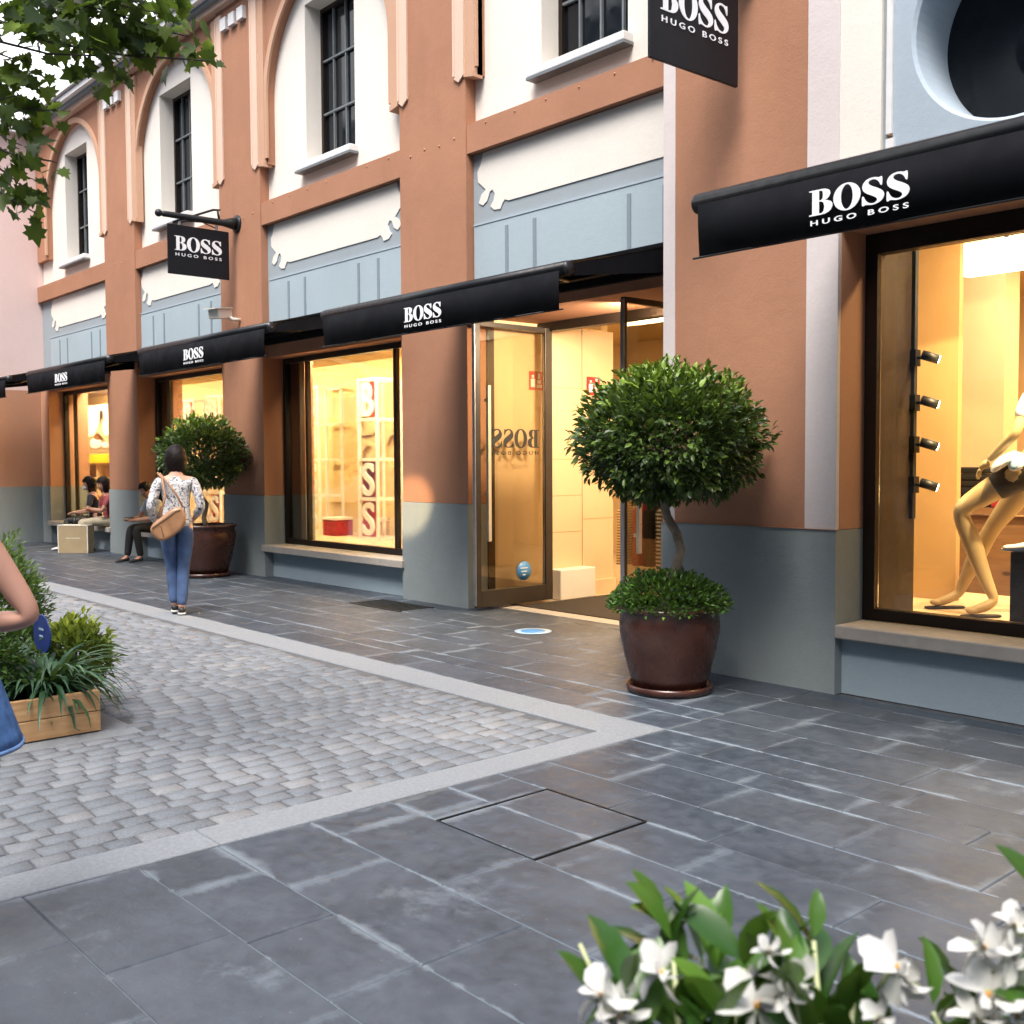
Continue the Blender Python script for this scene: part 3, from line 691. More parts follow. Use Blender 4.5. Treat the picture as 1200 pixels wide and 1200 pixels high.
def letter_awning(t, cx, w=1.):
    v, f = BOSS_AWN
    MB().add(v, f, mtx=xz(cx, -.080, -.165) @ Matrix.Diagonal((w, .92, 1, 1))).build('lettering', 'letter', t, local=True)
a0 = make_awning(3.16); letter_awning(a0, 1.58)
for i, (x, lab) in enumerate(((-8.50, 'black canvas awning over the open entrance door'), (-12.68, 'black canvas awning over the window with the red letter tower'), (-16.86, 'black canvas awning above the seated man and round potted tree'), (-21.0, 'farthest black canvas awning, above the window with the white poster'))):
    a = a0 if i == 0 else copy_tree(a0)
    a.location = (x, 5.25, 2.84); a['label'] = lab
ab = make_awning(4.6); ab.location = (-3.555, 4.45, 2.83); ab['label'] = 'large black awning with white lettering over the mannequin window'
letter_awning(ab, .96)

# ------------------------------------------------------------------ hanging signs
def make_sign():
    """local: y=0 at the wall, panel runs toward -y; z=0 at the bracket arm"""
    t = thing('hanging_sign', (0, 0, 0), 'x', 'sign', 'black hanging shop signs')
    br = MB().tube([(0, -.02, 0), (0, -.12, -.005), (0, -.2, -.01), (0, -1.02, -.01), (0, -1.06, -.01)], [.085, .066, .046, .038, .028], 12)
    br.ball((0, -1.09, -.01), .05); b = br.build('bracket_arm', 'iron', t, local=True)
    MB().lathe([(.001, 0), (.12, 0), (.115, .02), (.075, .035), (.001, .035)], 20, 0, Matrix.Rotation(R(90), 4, 'X')).build('wall_plate', 'iron', b, local=True)
    MB().tube([(0, -.26, .03), (0, -.28, .13), (0, -.24, .15), (0, -.34, .14), (0, -.62, .02), (0, -.9, -.10)], .015, 8).build('scroll_rod', 'iron', b, local=True)
    MB().tube([(0, -.3, -.1), (0, -.5, -.045), (0, -.7, -.06), (0, -.85, -.1)], .008, 8).build('stay', 'iron', b, local=True)
    for y in (-.30, -.82): MB().box(-.008, .008, y - .018, y + .018, -.20, -.02).build('hanger', 'alu', t, local=True)
    p = MB().box(-.012, .012, -.98, -.13, -.76, -.125).build('sign_panel', 'sign', t, .003, local=True)
    v, f = boss(.66, .255, .004)
    for flip in (False, True):
        MB().add(v, f, mtx=(yz(.0145, -.56, -.395) if not flip else Matrix(((0, 0, -1, -.0145), (-1, 0, 0, -.56), (0, 1, 0, -.395), (0, 0, 0, 1))))).build('lettering', 'letter', p, local=True)
    return t
s0 = make_sign(); s0.location = (-13.29, 6.85, 4.70); s0['label'] = 'small black hanging sign with white lettering on iron bracket'
s1 = copy_tree(s0); s1.location = (-4.40, 6.03, 4.73); s1.rotation_euler = (0, 0, R(-1.5)); s1['label'] = 'big black hanging sign at the top edge beside the porthole wall'
sc_ = thing('security_camera', (-13.3, 6.85, 3.48), 'small white security camera on the orange pilaster under the hanging sign', 'camera')
MB().tube([(-13.25, 6.85, 3.42), (-13.25, 6.74, 3.42), (-13.27, 6.70, 3.45)], .025, 10).build('mount', 'camwhite', sc_)
MB().box(-.085, .085, -.17, .12, -.07, .055, 0, Matrix.Translation((-13.29, 6.60, 3.49)) @ Matrix.Rotation(R(25), 4, 'Z') @ Matrix.Rotation(R(8), 4, 'X')).build('housing', 'camwhite', sc_, .012)
MB().box(-.10, .10, -.24, .12, .06, .072, 0, Matrix.Translation((-13.29, 6.60, 3.49)) @ Matrix.Rotation(R(25), 4, 'Z') @ Matrix.Rotation(R(8), 4, 'X')).build('sunshade', 'camwhite', sc_)
fx = thing('fire_sign', (-8.39, 8.66, 2.34), 'red fire equipment sign with white pictogram on the cream entrance wall', 'sign')
bx(-8.395, -8.385, 8.54, 8.74, 2.24, 2.44).build('panel', 'redsign', fx)
MB().box(-8.385, -8.383, 8.565, 8.625, 2.27, 2.36).box(-8.385, -8.383, 8.58, 8.61, 2.37, 2.40).box(-8.385, -8.383, 8.65, 8.72, 2.265, 2.30).box(-8.385, -8.383, 8.66, 8.71, 2.31, 2.35).box(-8.385, -8.383, 8.67, 8.70, 2.36, 2.42).build('pictogram', 'letter', fx)
fy = copy_tree(fx); fy.location = (-8.39 - .02, 7.80, 2.36); fy['label'] = 'red copy added as the reflection of the fire sign by the door frame'  # extra sign stands in for the first one's reflection in the door glass

# ------------------------------------------------------------------ foliage
LEAF = ([(0, 0, 0), (.5, -.5, .12), (1, 0, -.06), (.5, .5, .12)], [(0, 1, 2), (0, 2, 3)])
LEAF6 = ([(0, 0, 0), (.28, -.42, .09), (.65, -.40, .06), (1, 0, -.12), (.65, .40, .06), (.28, .42, .09), (.35, 0, 0), (.7, 0, -.01)],
         [(0, 1, 6), (1, 2, 7, 6), (2, 3, 7), (0, 6, 5), (5, 6, 7, 4), (4, 7, 3)])
def leaves(items, shape, name, mat, parent=None, local=False):
    """items: (pos, direction, length, width, tint, roll)"""
    sv, sf = shape; sv = np.array(sv); nv = len(sv)
    vs = np.zeros((len(items) * nv, 3)); tint = np.zeros(len(items) * nv); F = []
    for i, (p, d, l, w, t, roll) in enumerate(items):
        d = V(d).normalized(); a = d.cross(V((0, 0, 1)))
        a = a.normalized() if a.length > 1e-3 else V((1, 0, 0)); n = a.cross(d)
        ca, sa = math.cos(roll), math.sin(roll); a, n = a * ca + n * sa, n * ca - a * sa
        B3 = np.array([d, a, n]); vs[i * nv:(i + 1) * nv] = (sv * (l, w, l)) @ B3 + np.array(p); tint[i * nv:(i + 1) * nv] = t
        F += [tuple(k + i * nv for k in q) for q in sf]
    mb = MB(); mb.v = [tuple(x) for x in vs]; mb.f = F; mb.mi = [0] * len(F); mb.sm = [len(sv) > 10] * len(F)
    return mb.build(name, mat, parent, 0, local, tint)
def rnd_dir():
    while True:
        v = V((random.uniform(-1, 1), random.uniform(-1, 1), random.uniform(-1, 1)))
        if .05 < v.length < 1: return v.normalized()
def crown_items(c, rad, n, size, asp, top=.35, lump=.12, seed=0, up=.25, inner=.55, clump=2.2):
    out = []
    for i in range(n):
        d = rnd_dir(); k = mnoise.noise(d * clump + V((seed, 0, 0))); k2 = mnoise.noise(d * clump * 2.3 + V((seed, 5, 0)))
        r = (1 + lump * k * 1.6 + lump * k2) * (random.random() ** .5 * (1 - inner) + inner)
        p = V((c[0] + d.x * rad[0] * r, c[1] + d.y * rad[1] * r, c[2] + d.z * rad[2] * r))
        out_d = (V((d.x / rad[0], d.y / rad[1], d.z / rad[2])).normalized() + rnd_dir() * .75 + V((0, 0, up))).normalized()
        s = size * random.uniform(.65, 1.25)
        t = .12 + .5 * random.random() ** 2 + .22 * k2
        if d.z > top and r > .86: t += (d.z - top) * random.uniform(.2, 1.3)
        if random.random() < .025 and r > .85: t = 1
        out.append((p, out_d, s, s * asp * random.uniform(.8, 1.2), max(0, min(1, t)), random.uniform(-.9, .9)))
    return out
def potted_tree(label, ph, pr, cz, cr, chh, nleaf, under, seed, lsize):
    t = thing('potted_tree', (0, 0, 0), label, 'potted tree', 'round clipped trees in brown pots')
    prof = [(.26, .05), (.30, .06), (.335, .20), (.385, .48), (.415, .70), (.42, .82), (.405, .91), (.42, .94), (.435, .965), (.43, 1.), (.40, 1.), (.385, .96), (.375, .88), (.001, .88)]
    MB().lathe([(r * pr / .43, z * ph) for r, z in prof], 48).build('pot', 'pot', t, local=True)
    k = pr / .43
    MB().lathe([(.29 * k, .002), (.345 * k, .004), (.36 * k, .03), (.36 * k, .055), (.34 * k, .055), (.325 * k, .03), (.001, .03)], 40).build('saucer', 'pot', t, local=True)
    MB().lathe([(.001, .88 * ph), (.37 * k, .88 * ph), (.37 * k, .93 * ph), (.001, .95 * ph)], 32).build('soil', 'soil', t, local=True)
    c0 = cz - chh
    w = [(.02, -.03, ph * .9)] + [(x, y, ph + (c0 - ph + .12) * u) for x, y, u in ((-.02, -.02, .15), (.05, .02, .32), (.09, .03, .48), (.02, .04, .62), (-.05, .01, .76), (-.04, -.02, .9), (.01, 0, 1.))] + [(.03, 0, c0 + .3), (.02, 0, cz)]
    tr = MB().tube(w, [.034, .032, .032, .031, .030, .029, .028, .027, .025, .022], 10).build('trunk', 'bark', t, local=True)
    bm_ = MB()
    for i in range(26):
        d = rnd_dir(); d.z = abs(d.z) * .8 - .15; s0_ = V((.02, 0, random.uniform(c0 + .1, cz - .1)))
        e = V((d.x * cr * .85, d.y * cr * .85, cz + d.z * chh * .85)); bm_.tube([s0_, (s0_ + e) / 2 + V((0, 0, .04)), e], [.014, .009, .004], 6)
    bm_.build('branch', 'bark', tr, local=True)
    it = crown_items((0, 0, cz), (cr, cr, chh), nleaf, lsize, .50, .35, .13, seed, .2, .38, 2.6)
    it = [q for q in it if q[0].z > c0 + .06 + .05 * math.sin(q[0].x * 9) * math.cos(q[0].y * 8)]
    for i in range(150):
        d = rnd_dir()
        if d.z < -.3 or (d.z < .3 and random.random() < .55): continue
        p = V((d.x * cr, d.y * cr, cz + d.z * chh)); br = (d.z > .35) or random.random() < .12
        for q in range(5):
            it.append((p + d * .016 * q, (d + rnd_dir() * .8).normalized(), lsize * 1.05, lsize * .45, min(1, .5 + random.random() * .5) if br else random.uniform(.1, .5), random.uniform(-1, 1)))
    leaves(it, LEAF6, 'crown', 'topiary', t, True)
    it = []
    for i in range(under):
        d = rnd_dir(); d.z = abs(d.z) + .0
        p = V((d.x * (pr + .05), d.y * (pr + .05), d.z * .19 * 1.25 * (1 + .2 * mnoise.noise(d * 3)))); r = random.uniform(.72, 1.03)
        p = V((p.x * r, p.y * r, ph - .03 + p.z * r)); q = random.uniform(.026, .046)
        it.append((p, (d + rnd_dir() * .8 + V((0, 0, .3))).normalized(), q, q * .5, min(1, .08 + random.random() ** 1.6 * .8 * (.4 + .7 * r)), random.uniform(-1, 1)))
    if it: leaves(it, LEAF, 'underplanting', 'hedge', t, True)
    return t
pt0 = potted_tree('clipped round tree in a glazed brown pot beside the open doorway', .565, .335, 1.635, .585, .44, 13000, 4200, 3, .058)
pt0.location = (-4.50, 5.34, 0); pt0.rotation_euler = (0, 0, R(-20))
pt1 = potted_tree('clipped round tree in a tall brown pot by the walking woman', .69, .42, 1.60, .55, .47, 6000, 0, 9, .07)
pt1.location = (-13.30, 6.30, 0); pt1.rotation_euler = (0, 0, R(110))

# wooden planter with shrubs
P0 = thing('wooden_planter', (-6.9, 1.3, 0), 'low pine board planter box standing on a stone slab', 'planter')
MB().box(-6.0, -5.965, .55, 2.19, .008, .118).box(-6.0, -5.965, .55, 2.19, .122, .235).build('front_board', 'pine', P0, .004)
MB().box(-7.9, -6.0, 2.155, 2.19, .008, .118).box(-7.9, -6.0, 2.155, 2.19, .122, .235).build('side_board', 'pine', P0, .004)
MB().box(-7.9, -6.0, .55, .585, .008, .235).build('side_board', 'pine', P0, .004); bx(-7.935, -7.9, .55, 2.19, .008, .235).build('back_board', 'pine', P0)
bx(-7.9, -6.0, .585, 2.155, .01, .19).build('soil', 'soil', P0)
# strap leaves
def strap_plant(c, n, L, name, label):
    mb = MB(); tint = []
    for i in range(n):
        az = random.uniform(0, 2 * math.pi); el = random.uniform(.35, 1.35); l = L * random.uniform(.6, 1.15); w = random.uniform(.011, .019)
        h = V((math.cos(az), math.sin(az), 0)); s = h.cross(V((0, 0, 1)))
        p = V(c) + h * random.uniform(0, .12) + s * random.uniform(-.1, .1); e = el; vs = []; m = 7
        for k in range(m + 1):
            ww = w * (1 - (k / m) ** 2.2) + .0015
            vs += [p - s * ww, p + V((0, 0, -.004)), p + s * ww]
            d = h * math.cos(e) + V((0, 0, 1)) * math.sin(e); p = p + d * l / m; e -= random.uniform(.14, .40)
            if p.z < .10: e = max(e, 0)
        f = [(k * 3 + a, k * 3 + a + 1, k * 3 + a + 4, k * 3 + a + 3) for k in range(m) for a in (0, 1)]
        mb.add(vs, f, 0, True); tint += [random.random() ** 1.6] * len(vs)
    o = mb.build(name, 'strap', None, 0, False, tint); tag(o, label, 'plant')
strap_plant((-6.25, 1.98, .20), 210, .47, 'strap_leaf_plant', 'dark green strap-leaved plant arching over the wooden planter edge')
def shrub(c, rad, n, size, asp, mat, label, seed, stem=True, up=.4):
    t = thing('shrub', (c[0], c[1], .19), label, 'shrub')
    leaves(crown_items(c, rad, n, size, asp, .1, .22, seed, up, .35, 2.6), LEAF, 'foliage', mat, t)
    s = MB()
    for k in range(7):
        d = rnd_dir(); s.tube([(c[0] + d.x * .05, c[1] + d.y * .05, .17), (c[0] + d.x * rad[0] * .6, c[1] + d.y * rad[1] * .6, c[2] + abs(d.z) * rad[2] * .6)], [.012, .005], 6)
    s.build('stem', 'bark2', t); return t
shrub((-7.60, 2.08, .52), (.48, .32, .46), 8000, .05, .36, 'feather', 'feathery light green shrub behind the raised elbow', 1)
shrub((-6.62, 2.28, .35), (.24, .20, .19), 1500, .06, .5, 'yellow', 'yellow-green leafy shrub beside the round blue sign', 2)
shrub((-6.35, 1.50, .44), (.30, .42, .32), 4200, .05, .5, 'hedge', 'dense mid-green shrub at the left edge above the denim', 4)
bs = thing('round_sign', (-6.55, 2.08, .19), 'round blue sign on a stake among the planter shrubs', 'sign')
dk = MB().lathe([(.001, 0), (.115, 0), (.118, .004), (.115, .008), (.001, .008)], 32, 0, Matrix.Translation((-6.50, 2.06, .50)) @ Matrix.Rotation(R(5), 4, 'Z') @ Matrix.Rotation(R(90), 4, 'X')); dk.sm = [False] * len(dk.f); do_ = dk.build('disc', 'bluesign', bs)
MB().box(-6.54, -6.46, 2.0485, 2.0515, .525, .537).box(-6.53, -6.47, 2.0485, 2.0515, .485, .495).build('print', 'bluedisc', do_)
MB().tube([(-6.50, 2.075, .15), (-6.50, 2.075, .52)], .008, 6).build('stake', 'alu', bs)

# street tree at the left whose boughs hang into the picture
T = thing('plane_tree', (-6.7, -.35, 0), 'plane tree with dark lobed leaves overhanging the top left corner', 'tree')
MB().tube([(-6.7, -.35, -.05), (-6.72, -.33, 1.2), (-6.65, -.28, 2.4), (-6.5, -.2, 3.3)], [.19, .15, .13, .10], 14).build('trunk', 'bark', T)
MAPLE = [(0, 0), (.12, -.10), (.02, -.36), (.26, -.32), (.34, -.52), (.50, -.33), (.66, -.36), (.64, -.18), (1.0, 0)]
MAPLE = [(x, y) for x, y in MAPLE] + [(x, -y) for x, y in MAPLE[-2:0:-1]]
mv = [(x, y, .10 * abs(y) - .10 * x * x) for x, y in MAPLE] + [(.38, 0, .02)]
MAPLES = (mv, [(len(MAPLE), i, (i + 1) % len(MAPLE)) for i in range(len(MAPLE))])
# bough ends: position, spread radius, leaves
CL = [((-4.62, 1.68, 3.40), .24, 60), ((-4.50, 1.86, 3.42), .22, 55), ((-4.72, 1.56, 3.46), .26, 60), ((-4.42, 1.98, 3.33), .15, 26), ((-4.58, 1.76, 3.22), .14, 22), ((-4.66, 1.78, 3.55), .28, 60),
      ((-4.80, 1.45, 3.20), .18, 30), ((-4.82, 1.40, 3.02), .18, 32), ((-4.80, 1.43, 2.86), .13, 15), ((-4.80, 1.45, 2.70), .13, 20), ((-4.78, 1.50, 2.58), .08, 7), ((-4.35, 2.10, 3.22), .07, 4), ((-4.66, 1.62, 2.98), .05, 3), ((-4.72, 1.58, 2.78), .05, 4),
      ((-5.2, 1.0, 3.3), .4, 70), ((-5.3, .9, 3.9), .5, 90), ((-5.9, .4, 3.7), .5, 90), ((-6.3, .1, 4.4), .7, 130), ((-7.0, -.6, 4.5), .8, 130), ((-7.5, -.2, 4.1), .6, 90), ((-6.4, -1.1, 4.2), .6, 90), ((-5.6, -.2, 4.4), .6, 100)]
LIMB = [V(q) for q in ((-5.15, .95, 3.75), (-5.05, 1.1, 3.45), (-5.1, 1.05, 3.0), (-5.9, .35, 4.0), (-6.9, -.5, 4.3))]
bo = MB(); it = []
for pth in (((-6.5, -.2, 3.2), (-6.3, .0, 3.6), (-5.9, .35, 4.0), (-5.5, .7, 3.95), (-5.15, .95, 3.75), (-5.05, 1.1, 3.45)), ((-6.4, -.1, 3.3), (-5.9, .35, 3.35), (-5.45, .75, 3.25), (-5.1, 1.05, 3.0)), ((-6.5, -.2, 3.2), (-6.7, -.35, 3.8), (-6.9, -.5, 4.3))):
    k = len(pth); bo.tube(pth, [.07 - .055 * i / (k - 1) for i in range(k)], 8)
for c, r, n in CL:
    c = V(c); st = min(LIMB, key=lambda q: (q - c).length); m = (st + c) / 2 + rnd_dir() * .08
    bo.tube([st, st.lerp(m, .5) + rnd_dir() * .03, m, m.lerp(c, .5) + rnd_dir() * .03, c, c + (c - m).normalized() * r * .5], [.010, .008, .006, .005, .0035, .002], 6)
    for i in range(int(n * 1.35)):
        d = rnd_dir(); q = c + d * r * random.random() ** .45
        dd = (d * .6 + rnd_dir() * .6 + V((0, 0, -.35))).normalized(); l = random.uniform(.055, .115)
        it.append((q, dd, l, l * 1.0, random.choice((.02, .05, .1, .2, .35, .75)) * random.uniform(.6, 1.2), random.uniform(-1.2, 1.2)))
bo.build('bough', 'bark2', T); leaves(it, MAPLES, 'crown', 'plane', T)

OPP = thing('opposite_sky_blocker', (-10, -7.5, 0), 'unseen grey block added across the street to cut low sky light', 'building')  # added out of view; height and distance set to shade walls under the awnings
bx(-45, 20, -12, -7.5, 0, 14).build('wall', 'line', OPP)
NB = thing('row_sky_blocker', (14, 7, 0), 'unseen orange block added along the row to cut low sky light', 'building')  # unseen block, added to close off low sky along the row
bx(3.01, 30, 6.03, 13, 0, 8.).build('wall', 'orange', NB)
EB = thing('near_end_sky_blocker', (26, 0, 0), 'unseen grey block added at the near street end to cut low sky light', 'building')  # added behind the camera so less sky light enters along the street
bx(24, 30, -7.4, 6, 0, 10).build('wall', 'line', EB)
FB = thing('far_end_sky_blocker', (-62, 0, 0), 'unseen block added at the far street end to cut low sky light', 'building')  # hidden block, added against low sky light from the far end
bx(-68, -60, -12, 12, 0, 9).build('wall', 'line', FB)
for i in range(12): bx(-40 + i * 5, -38.2 + i * 5, -7.5, -7.47, 1., 3.).build('window', 'pane', OPP)
for (tx, ty, rz_) in ((-13.5, -4.6, 1.), (-1.5, -5.2, 2.6), (-20, -5., 4.)):
    c = copy_tree(T); c.location = (tx, ty, 0); c.rotation_euler = (0, 0, rz_); c.scale = (1.5, 1.5, 1.35)
    c['label'] = 'plane tree standing across the street from the shops'; c['group'] = 'plane trees across the street'

# ------------------------------------------------------------------ white flowers in front
FP = thing('flower_planter', (-.6, 1.05, 0), 'planter holding white flowers at the bottom right corner', 'planter')
fdir = V((.30, .42, 0)).normalized(); fmx = Matrix(((fdir.x, -fdir.y, 0, -.60), (fdir.y, fdir.x, 0, .98), (0, 0, 1, 0), (0, 0, 0, 1)))
MB().box(-.31, .62, -.14, .14, .0, .68, 0, fmx).build('box', 'darkwood', FP); MB().box(-.28, .59, -.11, .11, .66, .695, 0, fmx).build('soil', 'soil', FP)
PET = ([(0, 0, 0), (.22, -.17, .06), (.55, -.30, .10), (.85, -.22, .06), (1, .02, -.04), (.85, .24, .02), (.55, .30, .10), (.22, .17, .06), (.5, 0, .03), (.8, 0, .02)],
       [(0, 1, 8), (1, 2, 8), (2, 3, 9, 8), (3, 4, 9), (4, 5, 9), (5, 6, 8, 9), (6, 7, 8), (7, 0, 8)])
LFS = ([(0, 0, 0), (.18, -.26, .05), (.42, -.42, .09), (.68, -.38, .06), (.88, -.2, -.01), (1, 0, -.08), (.88, .2, -.01), (.68, .38, .06), (.42, .42, .09), (.18, .26, .05), (.2, 0, 0), (.45, 0, .01), (.7, 0, 0)],
       [(0, 1, 10), (1, 2, 11, 10), (2, 3, 12, 11), (3, 4, 12), (4, 5, 12), (0, 10, 9), (10, 11, 8, 9), (11, 12, 7, 8), (12, 6, 7), (12, 5, 6)])
def orient(d, roll=0):
    d = V(d).normalized(); a = d.cross(V((0, 0, 1))).normalized(); n = a.cross(d)
    ca, sa = math.cos(roll), math.sin(roll)
    return Matrix((d, a * ca + n * sa, n * ca - a * sa)).transposed().to_4x4()
def flower(p, axis, size, parent):
    size *= .92
    mb = MB(); ax = V(axis).normalized(); o = orient(ax)
    for k in range(6):
        t = 2 * math.pi * k / 6 + random.uniform(-.15, .15); e = random.uniform(-.35, .75)
        d = o.to_3x3() @ V((math.sin(e), math.cos(t) * math.cos(e), math.sin(t) * math.cos(e)))
        m = Matrix.Translation(p) @ orient(d, random.uniform(-.3, .3) + t) @ Matrix.Diagonal((size * random.uniform(.75, 1.2), size * random.uniform(.8, 1.25), size * random.uniform(.8, 2.), 1))
        mb.add(PET[0], PET[1], 0, True, m)
    size *= 1.0
    for k in range(3):
        d = (ax + rnd_dir() * .5).normalized(); mb.add(PET[0], PET[1], 0, True, Matrix.Translation(p) @ orient(d, random.uniform(0, 3)) @ Matrix.Diagonal((size * .6, size * .6, size * .6, 1)))
    mb.ball(V(p) + ax * size * .12, size * .09, 1, 1)
    mb.tube([V(p) - ax * size * .9, p], [.004, .006], 6, 2)
    return mb.build('flower', ['petal', 'throat', 'bud'], parent)
def flower_plant(px, label, n, fl):
    c = fmx @ V((px, 0, .69)); t = thing('flowering_plant', c, label, 'flowering plant', 'white flowering plants in the foreground planter')
    it = []; st = MB()
    for k in range(15):
        d = V((random.uniform(-.11, .11), random.uniform(-.07, .07), random.uniform(.12, .30))); e = c + fmx.to_3x3() @ d
        st.tube([c + V((d.x * .2, d.y * .2, -.01)), (c + e) / 2 + V((0, 0, .02)), e], [.006, .004, .0025], 6)
        for j in range(n):
            u = random.uniform(.25, 1.05); q = c.lerp(e, u) + V((0, 0, .005)); az = random.uniform(0, 6.28)
            dd = V((math.cos(az), math.sin(az), random.uniform(.3, 2.4))).normalized(); l = random.uniform(.050, .105)
            it.append((q, dd, l, l * random.uniform(.40, .55), random.random() ** 1.4, random.uniform(-.7, .7)))
    leaves(it, LFS, 'foliage', 'flowleaf', t); st.build('stem', 'bud', t)
    for (q, size) in fl:
        flower(V(q), (V((0, 0, 1.5)) - V(q)).normalized() * .8 + rnd_dir() * .55 + V((0, 0, .35)), size, t)
FLOW = [((-0.715, 0.747, 0.974), 0.038), ((-0.680, 0.795, 0.993), 0.034), ((-0.624, 0.874, 0.952), 0.048), ((-0.606, 0.899, 0.972), 0.038), ((-0.616, 0.884, 1.008), 0.023), ((-0.598, 0.910, 0.976), 0.029), ((-0.538, 0.993, 0.983), 0.046), ((-0.533, 1.001, 0.970), 0.034), ((-0.485, 1.068, 1.001), 0.042), ((-0.467, 1.094, 0.986), 0.042), ((-0.480, 1.076, 0.951), 0.046), ((-0.463, 1.099, 0.927), 0.042), ((-0.464, 1.097, 1.021), 0.029), ((-0.705, 0.760, 0.952), 0.038), ((-0.549, 0.979, 0.931), 0.025), ((-0.487, 1.065, 0.925), 0.034)]
for px, lab, lo, hi in ((-.15, 'white flowering plant at the left end of the foreground planter', -9, -.12), (.0, 'white flowering plant second from the left in the foreground planter', -.12, .09), (.20, 'white flowering plant third from the left with tall leaves', .09, .28), (.40, 'white flowering plant at the right picture edge', .28, 9)):
    inv = fmx.inverted(); fl = [(q, s) for q, s in FLOW if lo <= (inv @ V(q)).x < hi]
    flower_plant(px, lab, 11, fl)

# ------------------------------------------------------------------ bodies
def skin(chains, sub=2):
    """chains: list of lists of (pos, radius) joined where positions coincide; first point is the root"""
    vs, rs, ed, idx = [], [], [], {}
    for ch in chains:
        prev = None
        for p, r in ch:
            k = tuple(round(x, 4) for x in p)
            if k not in idx: idx[k] = len(vs); vs.append(tuple(p)); rs.append(r)
            i = idx[k]
            if prev is not None and prev != i: ed.append((prev, i))
            prev = i
    me = bpy.data.meshes.new('s'); me.from_pydata(vs, ed, []); ob = bpy.data.objects.new('s', me); col.objects.link(ob)
    ob.modifiers.new('Skin', 'SKIN').use_smooth_shade = True
    sv = me.skin_vertices[0].data
    for i, r in enumerate(rs): sv[i].radius = r if isinstance(r, tuple) else (r, r)
    sv[0].use_root = True
    if sub: s = ob.modifiers.new('Sub', 'SUBSURF'); s.levels = sub; s.render_levels = sub
    r = grab(ob); bpy.data.objects.remove(ob); bpy.data.meshes.remove(me); return r
def head(mb, c, yaw=0., pitch=0., s=1., face=True):
    """head centred at c looking along +y before turning; material slots 0 skin, 1 eye, 2 iris, 3 lip"""
    bm = bmesh.new(); bmesh.ops.create_icosphere(bm, subdivisions=4, radius=1)
    m = Matrix.Translation(c) @ Matrix.Rotation(yaw, 4, 'Z') @ Matrix.Rotation(pitch, 4, 'X') @ Matrix.Scale(s, 4)
    v = []
    for q in bm.verts:
        x, y, z = q.co; w = .076 * (1 - .22 * max(0, -z) ** 1.5); d = .096; X, Y, Z = x * w, y * d, z * .118
        if z < -.1: Y += .016 * -z * (1 if y > 0 else .2); X *= (1 - .18 * -z)
        if y > .6: Y -= .010 * (1 - abs(x)) * (1 if abs(z) < .75 else 0)
        g = math.exp(-((X / .013) ** 2 + ((Z + .018) / .020) ** 2)) if y > 0 else 0; Y += .024 * g
        for ex in (-.031, .031):
            g = math.exp(-(((X - ex) / .014) ** 2 + ((Z - .010) / .010) ** 2)) if y > 0 else 0; Y -= .010 * g
        g = math.exp(-((X / .022) ** 2 + ((Z + .055) / .012) ** 2)) if y > 0 else 0; Y += .006 * g
        v.append((X, Y, Z))
    f = [tuple(q.index for q in p.verts) for p in bm.faces]; bm.free(); mb.add(v, f, 0, True, m)
    for e in (-1, 1):
        mb.ball((e * .077, -.005, -.005), (.010, .020, .030), 0, 2, m)
        if face:
            mb.ball((e * .031, .074, .010), (.012, .010, .008), 1, 2, m); mb.ball((e * .031, .0815, .010), (.0055, .004, .0055), 2, 1, m)
    if face: mb.ball((0, .094, -.055), (.020, .006, .007), 3, 2, m)
    return m
def hand(mb, wrist, d, palm, s=1., curl=.5):
    """five-fingered hand from wrist along d, palm facing `palm`"""
    d = V(d).normalized(); p = V(palm); p = (p - d * p.dot(d)).normalized(); side = d.cross(p)
    W = V(wrist); k = .001 * s
    v, f = skin([[(W, .024 * s), (W + d * .035 * s, (.034 * s, .020 * s)), (W + d * .085 * s, (.036 * s, .016 * s))]], 2); mb.add(v, f, 0, True)
    for i, (off, l) in enumerate(((-.028, 70), (-.010, 80), (.009, 75), (.027, 58))):
        b = W + d * .080 * s + side * off * s; a = 0; pts = [(b - d * .012 * s, .0095 * s), (b, .0095 * s)]; q = b
        for j, fr in enumerate((.45, .32, .23)):
            a += curl * (.55 + .25 * j); dr = d * math.cos(a) + p * math.sin(a); q = q + dr * l * k * fr; pts.append((q, (.0088 - .001 * j) * s))
        v, f = skin([pts], 1); mb.add(v, f, 0, True)
    b = W + d * .022 * s - side * .024 * s; t1 = b + (d * .6 - side * .7 + p * .3).normalized() * .040 * s; t2 = t1 + (d * .9 - side * .2 + p * .35).normalized() * .030 * s
    v, f = skin([[(b, .013 * s), (t1, .011 * s), (t2, .009 * s)]], 1); mb.add(v, f, 0, True)
def limb(a, b, c, ra, rb, rc):
    a, b, c = V(a), V(b), V(c)
    return [(a, ra), (a.lerp(b, .45), (ra * .6 + rb * .4) * 1.03), (b, rb), (b.lerp(c, .3), rb * 1.03), (c, rc)]
